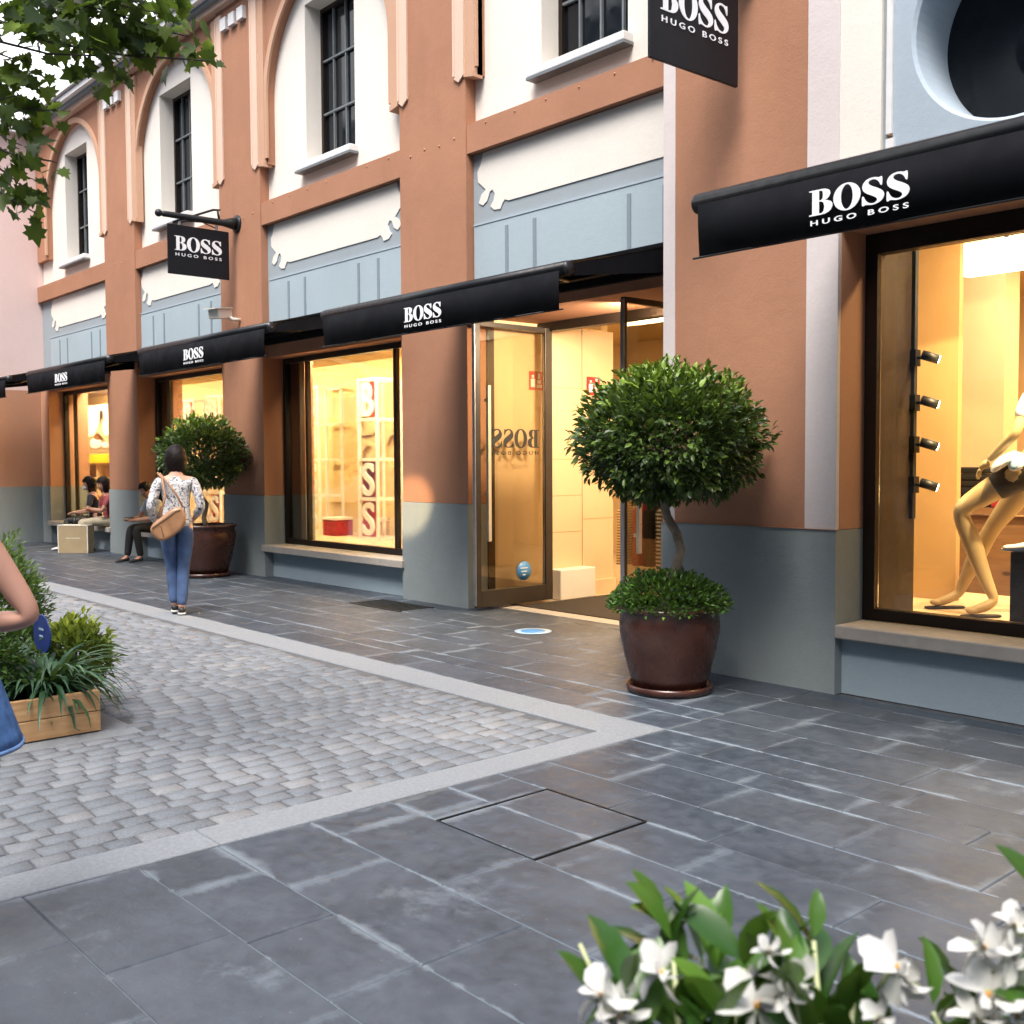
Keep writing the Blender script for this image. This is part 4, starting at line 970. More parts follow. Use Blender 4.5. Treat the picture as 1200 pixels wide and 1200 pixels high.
def figure(name, loc, rz, label, J, skinm, top, bottom, shoem, hairf, sleeve=.6, legto=1., hands=None, face=True, yaw=0., pitch=0., wide=1., solem=None, cat='person'):
    """J: joints (local, facing +y): pelvis chest neck head shL elL wrL shR elR wrR hipL knL anL hipR knR anR footdir"""
    t = thing(name, loc, label, cat, None, rz); j = {k: V(v) for k, v in J.items()}
    b = MB(); w = wide
    spine = [(j['pelvis'], (.125 * w, .10)), (j['pelvis'].lerp(j['chest'], .45), (.108 * w, .088)), (j['chest'], (.135 * w, .10)), (j['neck'], .058), (j['head'] + (j['neck'] - j['head']) * .45, .050), (j['head'], .05)]
    ch = [spine]
    for s in 'LR':
        ch.append([(j['chest'], (.135 * w, .10))] + limb(j['sh' + s], j['el' + s], j['wr' + s], .050, .038, .026))
        ch.append([(j['pelvis'], (.125 * w, .10))] + limb(j['hip' + s], j['kn' + s], j['an' + s], .082 * w, .055, .036))
        an = j['an' + s]; fd = j.get('foot' + s, V((0, 1, 0))).normalized(); ch[-1] += [(an + fd * .10 + V((0, 0, -.045)), (.036, .026)), (an + fd * .17 + V((0, 0, -.055)), (.030, .016))]
    v, f = skin(ch, 2); b.add(v, f, 0, True)
    hm = head(b, j['head'] + V((0, .015, .02)), yaw, pitch, 1., face)
    for s in 'LR':
        dd = (j['wr' + s] - j['el' + s]).normalized(); pm = (hands or {}).get(s, (1 if s == 'L' else -1, 0, 0)); hand(b, j['wr' + s] - dd * .012, dd, pm, .95, (hands or {}).get('curl', .45))
    b.build('body', [skinm, 'eye', 'iris', 'lip'], t, local=True)
    # top
    g = .014; c2 = [[(j['pelvis'] + V((0, 0, -.075)), (.150 * w + g, .125 + g)), (j['pelvis'] + V((0, 0, .0)), (.138 * w + g, .115 + g)), (j['pelvis'].lerp(j['chest'], .45), (.112 * w + g, .09 + g)), (j['chest'], (.138 * w + g, .10 + g)), (j['neck'] - V((0, 0, .07)), (.10, .075)), (j['neck'] + V((0, 0, .015)), .061)]]
    for s in 'LR':
        L = limb(j['sh' + s], j['el' + s], j['wr' + s], .056, .047, .037)
        if sleeve < .25: L = [L[0], (j['sh' + s].lerp(j['el' + s], .12), .056)]
        elif sleeve < .5: L = [L[0], L[1], (j['sh' + s].lerp(j['el' + s], .75), .052)]
        elif sleeve < .99 and sleeve >= .5: L = L[:3] + [(j['el' + s].lerp(j['wr' + s], (sleeve - .5) * 2), .043)]
        c2.append([(j['chest'], (.138 * w + g, .10 + g))] + L)
    v, f = skin(c2, 2); MB().add(v, f, 0, True).build('top', top, t, local=True)
    # trousers
    c3 = [[(j['pelvis'] + V((0, 0, .06)), (.120 * w + g, .098 + g)), (j['pelvis'], (.128 * w + g, .104 + g))]]
    for s in 'LR':
        L = limb(j['hip' + s], j['kn' + s], j['an' + s], .091 * w, .064, .050)
        if legto < 1: L = L[:2]
        c3.append([(j['pelvis'], (.128 * w + g, .104 + g))] + L)
    v, f = skin(c3, 2); MB().add(v, f, 0, True).build('trousers', bottom, t, local=True)
    for s in 'LR':
        an = j['an' + s]; fd = j.get('foot' + s, V((0, 1, 0))).normalized()
        v, f = skin([[(an - fd * .045 + V((0, 0, -.030)), (.042, .036)), (an + fd * .03 + V((0, 0, -.032)), (.042, .034)), (an + fd * .12 + V((0, 0, -.048)), (.044, .026)), (an + fd * .19 + V((0, 0, -.056)), (.034, .017))]], 2)
        so = MB().add(v, f, 0, True).build('shoe', shoem, t, local=True)
        if solem:
            v, f = skin([[(an - fd * .045 + V((0, 0, -.066)), (.043, .011)), (an + fd * .12 + V((0, 0, -.070)), (.046, .010)), (an + fd * .195 + V((0, 0, -.071)), (.034, .009))]], 1)
            MB().add(v, f, 0, True).build('sole', solem, so, local=True)
    hb = MB(); hairf(hb, hm); hb.build('hair', 'hair', t, local=True)
    return t
def hair_bob(hb, m):
    bm = bmesh.new(); bmesh.ops.create_icosphere(bm, subdivisions=4, radius=1); v = []
    for q in bm.verts:
        x, y, z = q.co; k = 1 + .05 * mnoise.noise(q.co * 5) + .035 * mnoise.noise(V((x * 16, y * 16, z * 1.5)))
        X, Y, Z = x * .104 * k, y * .120 * k - .014, z * .132 * k + .012
        if z < 0: Y = min(Y, .035 - .3 * 0); Z = max(Z * 1.5, -.185 + .012 * mnoise.noise(q.co * 9)); X *= 1.08 - .10 * max(0, -Z - .12) / .06
        if y > .35 and z < .35: Y = .045
        v.append((X, Y, Z))
    f = [tuple(q.index for q in p.verts) for p in bm.faces]; bm.free(); hb.add(v, f, 0, True, m)
def hair_short(hb, m):
    bm = bmesh.new(); bmesh.ops.create_icosphere(bm, subdivisions=4, radius=1); v = []
    for q in bm.verts:
        x, y, z = q.co; k = 1 + .09 * mnoise.noise(q.co * 7)
        X, Y, Z = x * .086 * k, y * .104 * k - .008, z * .122 * k + .016
        if z < -.15: X *= .8; Y = min(Y * .85, -.0); Z = max(Z, -.05)
        if y > .3 and z < .45: Y = min(Y, .04)
        v.append((X, Y, Z))
    f = [tuple(q.index for q in p.verts) for p in bm.faces]; bm.free(); hb.add(v, f, 0, True, m)

# walking woman seen from behind (faces away down the street)
WJ = dict(pelvis=(0, 0, .93), chest=(0, .01, 1.23), neck=(0, .0, 1.39), head=(0, .03, 1.525), shL=(-.165, -.005, 1.335), elL=(-.245, -.05, 1.07), wrL=(-.20, .12, .90), shR=(.165, -.005, 1.335), elR=(.235, -.03, 1.07), wrR=(.17, .15, .95),
          hipL=(-.09, -.01, .87), knL=(-.055, .09, .47), anL=(-.035, .02, .10), hipR=(.085, 0, .87), knR=(.055, .03, .47), anR=(.03, -.08, .085))
wz = math.atan2(.41, -.91) - math.pi / 2
W = figure('person', (-10.1, 4.50, 0), wz, 'person walking away in a patterned blouse and blue jeans with a tan shoulder bag', WJ, 'skin', 'blouse', 'denim', 'shoe', hair_bob, .9, 1., None, True, .12, .05, 1.05, 'sole')
hb_ = thing('shoulder_bag', (-10.1, 4.50, .9), 'tan leather shoulder bag carried on the back of the walking person', 'bag', None, wz)
bo_ = chaikin([(-.20, -.06), (-.16, -.13), (-.04, -.14), (.10, -.11), (.17, -.02), (.175, .07), (.10, .105), (-.02, .085), (-.14, .07), (-.20, .03)], 2)
bmx = Matrix.Translation((-.065, -.185, .03)) @ Matrix.Rotation(R(-30), 4, 'Y')
bg_ = MB().prism([(x, z) for x, z in bo_], -.05, .05, 0, bmx).build('bag_body', 'leather', hb_, .035, local=True); bg_.modifiers['Bevel'].segments = 4
MB().tube([bmx @ V(q) for q in ((-.17, -.054, .035), (-.02, -.056, .05), (.10, -.056, .065), (.15, -.052, .05))], .0045, 6).tube([bmx @ V(q) for q in ((-.12, -.053, -.09), (-.09, -.055, 0), (-.10, -.053, .05))], .0035, 6).build('seam', 'darkwood', hb_, local=True)
MB().tube([(-.16, -.2, .06), (-.10, -.175, .28), (-.13, -.09, .46), (-.17, .0, .505), (-.16, .10, .42)], .011, 8).tube([(.06, -.19, .17), (.0, -.175, .30), (-.10, -.13, .44), (-.15, .0, .50)], .010, 8).build('strap', 'leather', hb_, local=True)

# people sitting on the window sills
SJ = dict(pelvis=(0, -.02, .53), chest=(0, .03, .84), neck=(0, .05, 1.0), head=(0, .08, 1.125), shL=(-.17, .04, .945), elL=(-.22, .10, .68), wrL=(-.08, .32, .66), shR=(.17, .04, .945), elR=(.22, .12, .68), wrR=(.06, .34, .66),
          hipL=(-.09, .03, .51), knL=(-.10, .46, .52), anL=(-.11, .40, .08), hipR=(.09, .03, .51), knR=(.08, .46, .52), anR=(.05, .54, .08))
wm = figure('person', (-18.72, 6.86, 0), math.pi - .45, 'person in a dark top and white face mask sitting on the far window sill', SJ, 'skin', 'navy', 'florals', 'sole', hair_bob, .4, 1., {'L': (0, 0, -1), 'R': (0, 0, -1)}, True, .25, -.25)
v, f = MB().ball((0, .088, -.045), (.060, .030, .048), 0, 3).v, MB().ball((0, .088, -.045), (.060, .030, .048), 0, 3).f
mk = MB().add(v, f, 0, True, Matrix.Translation(V(SJ['head']) + V((0, .015, .02))) @ Matrix.Rotation(.25, 4, 'Z') @ Matrix.Rotation(-.25, 4, 'X')).build('face_mask', 'mask', wm, local=True)
SJ2 = dict(SJ); SJ2.update(elL=(-.20, .16, .70), wrL=(-.03, .33, .74), wrR=(.02, .36, .72), anL=(-.1, .30, .08), anR=(.08, .32, .08))
figure('person', (-18.22, 6.92, 0), math.pi - .15, 'person in khaki trousers and a rose top half hidden by the pillar', SJ2, 'skin2', 'maroon', 'khaki', 'shoe', hair_bob, .4, 1., {'L': (0, 0, -1), 'R': (0, 0, -1)}, True, .2, -.3)
SJ3 = dict(SJ); SJ3.update(chest=(0, .10, .82), neck=(0, .16, .97), head=(0, .23, 1.07), shL=(-.18, .13, .92), shR=(.18, .13, .92), elL=(-.22, .26, .66), wrL=(-.06, .47, .64), elR=(.22, .26, .66), wrR=(.04, .50, .64))
figure('person', (-15.95, 6.86, 0), math.pi + .05, 'person in black trousers bent over a phone, sitting beside the big pot', SJ3, 'skin2', 'lightshirt', 'dark', 'shoe', hair_short, .4, 1., {'L': (0, 0, 1), 'R': (0, 0, 1)}, True, .0, -.6)
ph = MB().box(-15.99, -15.91, 6.29, 6.43, .675, .685).build('phone', 'black'); tag(ph, 'dark phone held by the seated person in black trousers', 'phone')
# paper shopping bag
sb = thing('shopping_bag', (-18.30, 6.38, 0), 'large kraft paper shopping bag standing below the sitting people', 'bag')
bgm = Matrix.Translation((-18.30, 6.38, 0)) @ Matrix.Rotation(R(38), 4, 'Z')
MB().box(-.27, .27, -.10, .10, .004, .46, 0, bgm).build('bag_body', 'paper', sb)
MB().box(-.275, .275, -.105, .105, .461, .476, 0, bgm).box(-.278, -.262, -.106, -.098, .004, .46, 0, bgm).box(.262, .278, -.106, -.098, .004, .46, 0, bgm).build('edge_trim', 'paperrim', sb)
MB().box(-.13, .13, -.1035, -.1005, .25, .262, 0, bgm).build('print_line', 'printm', sb)
bt = thing('water_bottle', (-19.45, 6.9, .422), 'small dark drink bottle standing on the far window sill', 'bottle')
MB().lathe([(.001, 0), (.035, 0), (.036, .12), (.014, .17), (.014, .2), (.001, .2)], 16, 0, Matrix.Translation((-19.45, 6.9, .422))).build('bottle_body', 'navy', bt)
MB().lathe([(.001, .2), (.017, .2), (.017, .225), (.001, .225)], 12, 0, Matrix.Translation((-19.45, 6.9, .422))).build('cap', 'black', bt)

# person at the left edge: bare arm and denim
FJ = dict(pelvis=(0, 0, .87), chest=(0, .02, 1.20), neck=(0, .03, 1.40), head=(0, .06, 1.54), shL=(-.17, .0, 1.36), elL=(-.24, -.08, 1.07), wrL=(-.16, .14, 1.02), shR=(.17, -.02, 1.34), elR=(.21, -.205, 1.01), wrR=(.20, .05, .985),
          hipL=(-.085, 0, .83), knL=(-.09, .03, .46), anL=(-.09, -.02, .085), hipR=(.085, 0, .83), knR=(.09, -.01, .46), anR=(.09, -.06, .085))
fz_ = math.atan2(-.75, -.66) - math.pi / 2
FGP = figure('person', (-3.512, .802, 0), fz_, 'person cut off at the left edge with a bent bare arm and flared denim skirt', FJ, 'skin', 'sole', 'denim2', 'shoe', hair_bob, .2, .5, {'L': (0, 0, -1), 'R': (-1, 0, 0)}, True, 0, 0, 1.0, 'sole')
def skirt_r(t, z):
    if z > .90: return .158, .128
    return skirt_low(t, z)
def skirt_low(t, z): return (.165 + .075 * (.90 - z) / .26) * (1 + .035 * math.sin(5 * t) * (.9 - z) / .26), (.135 + .085 * (.90 - z) / .26) * (1 + .03 * math.cos(4 * t) * (.9 - z) / .26)
sk = MB(); n = 48; v = []; f = []
zs = [1.0, .95, .90, .86, .80, .74, .68, .645]
for z in zs:
    for k in range(n):
        t = 2 * math.pi * k / n; a_, b_ = skirt_r(t, z); v.append((a_ * math.cos(t), b_ * math.sin(t) - .01, z))
f = [(i * n + k, i * n + (k + 1) % n, (i + 1) * n + (k + 1) % n, (i + 1) * n + k) for i in range(len(zs) - 1) for k in range(n)]
sko = sk.add(v, f, 0, True).build('skirt', 'denim2', FGP, local=True)
sm_ = sko.modifiers.new('Solid', 'SOLIDIFY'); sm_.thickness = .006
hm_ = MB(); hp = []
for k in range(n + 1):
    t = 2 * math.pi * k / n; a_, b_ = skirt_r(t, .645); hp.append((a_ * math.cos(t), b_ * math.sin(t) - .01, .65))
hm_.tube(hp, .008, 8).build('hem', 'hem', sko, local=True)

# ------------------------------------------------------------------ window displays
def tower(x, y, cells, label, back, items):
    t = thing('letter_tower', (x, y, .43), label, 'display tower'); w, d, h = .44, .40, .545
    fr = MB(); e = .018
    for cx in (x, x + w):
        for cy in (y, y + d): fr.box(cx - e, cx + e, cy - e, cy + e, .43, .43 + cells * h + .04)
    for k in range(cells + 1):
        z = .45 + k * h
        for cy in (y, y + d): fr.box(x + e, x + w - e, cy - e, cy + e, z - e, z + e)
        for cx in (x, x + w): fr.box(cx - e, cx + e, y + e, y + d - e, z - e, z + e)
    fr.build('tower_frame', 'whitepaint', t)
    for k, ch, pm in items:
        z = .45 + k * h + .03
        if pm: bx(x + w * .48 if k == cells - 1 else x + e + .01, x + w - e, y + .03, y + .04, z, z + h - .06).build('red_panel', pm, t)
        v, f = text_mesh(ch, .03, 1, .015)
        MB().add([(a * .27, b * (h - .09), c) for a, b, c in v], f, mtx=xz(x + .085, y - .005, z + .015)).build('letter', 'whitepaint', t)
    return t
tower(-12.49, 8.22, 4, 'white frame tower with letters on red panels in the display window', None, [(3, 'B', 'red'), (1, 'S', 'wine'), (0, 'S', 'red')])
tower(-14.36, 8.45, 4, 'pale letter tower at the left end of the lettered display window', None, [(3, 'B', None), (2, 'O', None), (1, 'S', None), (0, 'S', None)])
tower(-17.15, 8.22, 4, 'white frame tower with letters seen behind the round potted tree', None, [(3, 'B', None), (1, 'S', None), (0, 'S', 'red')])
tower(-18.6, 8.45, 4, 'farthest frame tower, behind the walking person', None, [(3, 'B', 'red'), (2, 'O', None), (1, 'S', None)])
for i, (x, y, m, lab) in enumerate(((-12.95, 8.5, 'beige', 'tan gift box on the floor left of the red letter tower'), (-13.6, 8.3, 'wine', 'dark red gift box at the left of the lettered window floor'), (-11.35, 8.45, 'paper', 'kraft gift box at the right of the red letter tower'))):
    t = thing('gift_box', (x, y, .43), lab, 'box', 'gift boxes in the lettered window')
    MB().box(x, x + .34, y, y + .3, .432, .66).build('box_body', m, t, .006); MB().box(x - .008, x + .348, y - .008, y + .308, .661, .70).build('lid', 'whitepaint', t, .004)
# relief letters leaning on the back wall
for i, (x, z, chh) in enumerate(((-13.6, 1.9, 'B'), (-13.55, 1.2, 'O'), (-13.6, .55, 'S'), (-12.9, 1.35, 'O'))):
    v, f = text_mesh(chh, .05, 1, .0)
    o = MB().add([(a * .55, b * .62, c) for a, b, c in v], f, mtx=xz(x, 8.92, z)).build('relief_letter', 'gold')
    tag(o, 'large gold relief letter on the back wall of the lettered window', 'wall letter', 'gold relief letters on the display wall')
def spot(p, d, label, s=1.):
    t = thing('track_spotlight', p, label, 'spotlight', 'spotlights in the display windows'); p = V(p); d = V(d).normalized()
    MB().tube([p - d * .055 * s, p + d * .055 * s], .032 * s, 12).build('lamp_head', 'iron', t); MB().tube([p, p + V((-.09, .0, 0))], .010, 6).build('arm', 'iron', t); bx(p.x - .135, p.x - .085, p.y - .035, p.y + .035, p.z - .055, p.z + .055).build('mount_box', 'roller', t)
    MB().lathe([(.001, 0), (.026 * s, 0), (.026 * s, .003), (.001, .003)], 14, 0, Matrix.Translation(p + d * .056 * s) @ V((0, 0, 1)).rotation_difference(d).to_matrix().to_4x4()).build('lens', 'downlight', t)
rail = MB().box(-3.625, -3.60, 6.79, 6.83, 1.1, 2.9).build('light_rail', 'iron'); tag(rail, 'vertical black light rail at the left side of the mannequin window', 'light rail')
for i, z in enumerate((2.18, 1.88, 1.60, 1.33)):
    spot((-3.50, 6.81, z), (.75, .55, -.30), ['topmost black spotlight on the vertical rail by the mannequin', 'second spotlight from the top on the vertical rail', 'third spotlight from the top on the vertical rail', 'lowest black spotlight on the vertical rail by the mannequin'][i])
for x, lab in ((-12.2, 'small downlight at the left of the lettered window ceiling'), (-10.6, 'small downlight at the right of the lettered window ceiling'), (-16.4, 'small downlight in the window behind the round tree'), (-20.3, 'small downlight above the white poster')):
    t = thing('downlight', (x, 7.9, 2.99), lab, 'downlight', 'ceiling downlights'); MB().lathe([(.001, -.02), (.05, -.02), (.05, -.005), (.001, -.005)], 16, 0, Matrix.Translation((x, 7.9, 3.0))).build('lens', 'downlight', t); MB().lathe([(.052, -.03), (.066, -.03), (.066, 0), (.052, 0)], 16, 0, Matrix.Translation((x, 7.9, 2.999))).build('ring', 'whitepaint', t)
# poster wall in the far window
po_ = thing('poster', (-22.4, 8.6, 1.6), 'white poster of a sitting figure above a yellow strip in the far window', 'poster')
bx(-23.6, -20.9, 8.3, 8.34, 1.7, 2.72).build('sheet', 'poster', po_); bx(-23.6, -20.9, 8.29, 8.335, 1.52, 1.698).build('strip', 'yellowm', po_)
bx(-23.6, -20.9, 8.292, 8.3, 1.72, 2.08).build('ground_print', 'paper', po_)
v, f = skin([[((-22.35, 8.292, 1.98), (.16, .006)), ((-22.2, 8.292, 2.2), (.11, .006)), ((-22.15, 8.292, 2.36), (.05, .005))], [((-22.2, 8.292, 2.2), (.11, .006)), ((-21.95, 8.292, 2.0), (.05, .005)), ((-21.75, 8.292, 1.92), (.05, .005))]], 1)
MB().add(v, f, 0, True).build('figure_print', 'postskin', po_)
MB().ball((-22.13, 8.29, 2.45), (.085, .004, .10), 0, 2).build('head_print', 'postskin', po_); MB().ball((-22.17, 8.286, 2.51), (.11, .004, .10), 0, 2).ball((-22.24, 8.286, 2.40), (.05, .004, .12), 0, 2).build('hair_print', 'hair', po_)
MB().ball((-22.5, 8.284, 1.92), (.35, .004, .12), 0, 2).ball((-21.9, 8.284, 1.88), (.3, .004, .07), 0, 2).build('dress_print', 'letter', po_)
MB().box(-21.55, -21.25, 8.292, 8.299, 2.50, 2.515).box(-21.6, -21.35, 8.292, 8.299, 2.42, 2.435).box(-21.6, -21.2, 8.292, 8.299, 2.32, 2.33).build('mark', 'frame', po_)
sh = thing('display_shelf', (-22.2, 8.5, .43), 'cream shelf unit with goods below the white poster', 'shelf')
s_ = MB()
for z in (.45, .82, 1.18, 1.47): s_.box(-23.6, -20.9, 8.35, 8.8, z, z + .03)
for x in (-23.6, -22.7, -21.8, -20.93): s_.box(x, x + .03, 8.36, 8.79, .45, 1.5)
s_.build('board', 'cream', sh)
for i, (x, z, w, h, m, lab) in enumerate(((-22.4, 1.215, .3, .2, 'beige', 'brown handbag on the upper shelf below the poster'), (-21.6, .855, .25, .22, 'wine', 'dark red handbag on the middle shelf below the poster'), (-22.3, .855, .3, .2, 'leather', 'tan handbag on the middle shelf below the poster'), (-21.5, 1.215, .26, .2, 'dark', 'black handbag on the upper shelf at the right'))):
    t = thing('handbag', (x, 8.5, z), lab, 'handbag', 'handbags on the far shelf')
    MB().box(x, x + w, 8.45, 8.58, z, z + h).build('bag_body', m, t, .02); MB().tube([(x + .06, 8.5, z + h), (x + w / 2, 8.5, z + h + .11), (x + w - .06, 8.5, z + h)], .008, 6).build('strap', m, t)

# mannequin in the big window -------------------------------------------------
MJ = dict(pelvis=(-2.93, 7.12, 1.44), chest=(-2.84, 7.16, 1.78), neck=(-2.80, 7.18, 1.98), head=(-2.79, 7.16, 2.14))
mn = thing('mannequin', (-3.2, 7.2, .455), 'mannequin in dark shorts, white tied blouse and sandals in the display window', 'mannequin')
q = {k: V(v) for k, v in MJ.items()}
LEG = [[(q['pelvis'], (.12, .10)), (V((-3.03, 7.06, 1.40)), 0.1067), (V((-3.20, 7.00, 1.29)), 0.0882), (V((-3.37, 6.95, 1.165)), 0.0650), (V((-3.36, 6.97, 1.09)), 0.0580), (V((-3.31, 7.01, .94)), 0.0696), (V((-3.24, 7.02, .74)), 0.0510), (V((-3.16, 7.02, .565)), 0.0348), (V((-3.21, 6.96, .52)), 0.0360), (V((-3.28, 6.88, .495)), 0.0209)],
       [(q['pelvis'], (.12, .10)), (V((-3.02, 7.24, 1.38)), 0.1067), (V((-3.15, 7.25, 1.22)), 0.0835), (V((-3.27, 7.25, 1.06)), 0.0603), (V((-3.32, 7.26, .98)), 0.0580), (V((-3.40, 7.27, .84)), 0.0673), (V((-3.48, 7.27, .66)), 0.0441), (V((-3.52, 7.26, .56)), 0.0336), (V((-3.58, 7.19, .515)), 0.0348), (V((-3.64, 7.12, .492)), 0.0209)]]
mb_ = MB(); ch = [[(q['pelvis'], (.12, .10)), (q['pelvis'].lerp(q['chest'], .5), (.10, .085)), (q['chest'], (.125, .095)), (q['neck'], .05), (q['head'], .045)]] + LEG
AR = [[V((-2.95, 7.02, 1.93)), V((-3.00, 6.92, 1.66)), V((-3.20, 6.98, 1.49))], [V((-2.70, 7.30, 1.93)), V((-2.56, 7.30, 1.66)), V((-2.62, 7.14, 1.46))]]
for a in AR: ch.append([(q['chest'], (.125, .095)), (a[0], .046), (a[0].lerp(a[1], .5), .04), (a[1], .034), (a[1].lerp(a[2], .4), .034), (a[2], .022)])
v, f = skin(ch, 2); mb_.add(v, f, 0, True)
hand(mb_, AR[0][2] , AR[0][2] - AR[0][1] + V((-.02, 0, -.06)), (.2, .3, -1), 1., .35); hand(mb_, AR[1][2], AR[1][2] - AR[1][1], (0, 0, -1), 1., .3)
head(mb_, q['head'] + V((0, 0, .03)), R(120), 0, 1., False)
mb_.build('body', 'mann', mn); mn.location.x += .02
v, f = skin([[(q['pelvis'] + V((0, 0, .05)), (.135, .115)), (q['pelvis'], (.14, .12)), (V((-3.03, 7.06, 1.40)), .112), (V((-3.20, 7.00, 1.29)), .098)], [(q['pelvis'], (.14, .12)), (V((-3.02, 7.24, 1.38)), .112), (V((-3.13, 7.25, 1.25)), .094)]], 2)
MB().add(v, f, 0, True).build('shorts', 'shorts', mn)
v, f = skin([[(q['pelvis'] + V((.0, 0, .07)), (.135, .115)), (q['pelvis'].lerp(q['chest'], .5), (.115, .10)), (q['chest'], (.145, .115)), (q['neck'] - V((0, 0, .03)), .06)], [(q['chest'], (.145, .115)), (AR[0][0], .06), (AR[0][0].lerp(AR[0][1], .7), .055)], [(q['chest'], (.145, .115)), (AR[1][0], .06), (AR[1][0].lerp(AR[1][1], .7), .055)]], 2)
bl = MB().add(v, f, 0, True).build('blouse', 'satin', mn)
v, f = skin([[(V((-2.98, 7.0, 1.52)), .05), (V((-3.08, 6.93, 1.50)), (.10, .04)), (V((-3.15, 6.90, 1.41)), (.10, .025))], [(V((-2.98, 7.0, 1.52)), .05), (V((-3.00, 6.92, 1.48)), (.06, .025)), (V((-2.98, 6.90, 1.42)), (.05, .02))]], 2); MB().add(v, f, 0, True).build('knot', 'satin', bl)
v, f = skin([[(V((-2.97, 6.97, 1.53)), .03), (V((-2.99, 6.90, 1.49)), (.035, .02)), (V((-3.0, 6.88, 1.43)), (.03, .015))]], 1); MB().add(v, f, 0, True).build('blue_tie', 'skyblue', bl)
for a, b in (((-3.13, 7.06, .467), (-3.31, 6.85, .467)), ((-3.49, 7.30, .467), (-3.68, 7.08, .467))):
    a, b = V(a), V(b); v, f = skin([[(a, (.042, .011)), (a.lerp(b, .5), (.038, .011)), (a.lerp(b, .85), (.044, .011)), (b, (.034, .010))]], 1)
    sd = MB().add(v, f, 0, True).build('sandal', 'shorts', mn); c = a.lerp(b, .72) + V((0, 0, .035)); MB().ball(c, (.042, .042, .022), 0, 2).build('buckle_strap', 'mann', sd)
pl = thing('shoe_stand', (-2.68, 6.75, .455), 'dark shoe stand with white column at the right edge of the display window', 'display stand')
bx(-2.86, -2.50, 6.60, 6.95, .456, .93).build('base', 'dark', pl); bx(-2.74, -2.60, 6.80, 6.92, .93, 1.42).build('column', 'whitepaint', pl)
shp = thing('white_shoe', (-2.78, 6.66, .93), 'white sneaker on the dark stand at the right picture edge', 'shoe')
v, f = skin([[(V((-2.66, 6.70, .975)), (.045, .045)), (V((-2.74, 6.67, .97)), (.046, .04)), (V((-2.84, 6.64, .955)), (.046, .026)), (V((-2.92, 6.62, .95)), (.034, .02))]], 2); MB().add(v, f, 0, True).build('upper', 'letter', shp)
v, f = skin([[(V((-2.64, 6.70, .943)), (.044, .012)), (V((-2.84, 6.64, .943)), (.047, .012)), (V((-2.93, 6.62, .943)), (.034, .012))]], 1); MB().add(v, f, 0, True).build('sole', 'sole', shp)
tag(bx(-4.10, -3.70, 7.62, 7.68, .456, 3.1).build('backdrop_panel', 'beige'), 'tall beige backdrop panel left of the mannequin', 'panel')
pn = thing('pendant_lamp', (-4.1, 9.0, 3.2), 'glowing white box lamp under the shop ceiling beyond the mannequin', 'lamp')
bx(-4.41, -3.55, 8.9, 9.25, 3.09, 3.31).build('shade', 'lamp', pn); MB().tube([(-4.0, 9.05, 3.31), (-4.0, 9.05, 3.4)], .02, 8).build('stem', 'iron', pn)
# furniture deeper in the shop
tb = thing('display_table', (-4.4, 9.6, 0), 'brown wooden display table behind the mannequin', 'table')
bx(-4.75, -3.6, 9.3, 9.9, 1.02, 1.07).build('tabletop', 'darkwood', tb)
for x, y in ((-4.72, 9.33), (-3.68, 9.33), (-4.72, 9.82), (-3.68, 9.82)): bx(x, x + .06, y, y + .06, 0, 1.018).build('leg', 'darkwood', tb)
bx(-4.68, -3.62, 9.4, 9.42, .12, 1.0).build('front_panel', 'darkwood', tb)
for i, (x, m, lab) in enumerate(((-4.65, 'dark', 'stack of folded black garments on the wooden table'), (-4.25, 'wine', 'stack of folded dark red garments on the wooden table'))):
    o = MB()
    for k in range(6): o.box(x + random.uniform(-.01, .01), x + .34 + random.uniform(-.01, .01), 9.4, 9.7, 1.072 + k * .06, 1.128 + k * .06)
    tag(o.build('folded_stack', m, None, .015), lab, 'garments', 'folded garment stacks')
def garment(x, y, z, m, label, along=True, w=.42, h=.75):
    t = thing('hanging_garment', (x, y, z), label, 'garment', 'garments hanging in the shop')
    n = 14; v = []; f = []
    for i in range(n + 1):
        u = i / n
        for k, (zz, ww) in enumerate(((0, .3), (-.10, 1.), (-.3, .92), (-h, 1.02))):
            a = (u - .5) * w * ww; b = .045 + .012 * math.sin(u * 19 + k) * (k > 1)
            for sg in (-1, 1): v.append((x + a, y + sg * b, z + zz) if along else (x + sg * b, y + a, z + zz))
    for i in range(n):
        for k in range(3):
            a, b = i * 8 + k * 2, i * 8 + 8 + k * 2
            f += [(a, b, b + 2, a + 2), (a + 1, a + 3, b + 3, b + 1)]
    for e in (0, n * 8):
        for k in range(3): f.append((e + k * 2, e + k * 2 + 1, e + k * 2 + 3, e + k * 2 + 2))
    MB().add(v, f, 0, True).build('cloth', m, t)
    MB().tube([(x, y, z - .02), (x, y, z + .06), (x + .015, y, z + .085)], .004, 6).build('hanger', 'alu', t)
rl = thing('garment_rail', (-8.6, 9.7, 0), 'metal garment rail inside the doorway behind the potted tree', 'garment rail')
MB().tube([(-9.5, 9.7, 1.08), (-7.6, 9.7, 1.08)], .014, 8).build('bar', 'alu', rl)
for x in (-9.45, -7.65): MB().tube([(x, 9.7, 0), (x, 9.7, 1.08)], .014, 8).build('post', 'alu', rl)
for x, m, lab in ((-8.78, 'check', 'tan checked garment hanging inside the doorway'), (-8.52, 'wine', 'dark red garment hanging beside the checked one'), (-8.34, 'dark', 'black garment hanging at the right of the doorway rail'), (-8.15, 'stripe', 'striped garment hanging on the doorway rail')):
    garment(x, 9.7, 1.0, m, lab, False)
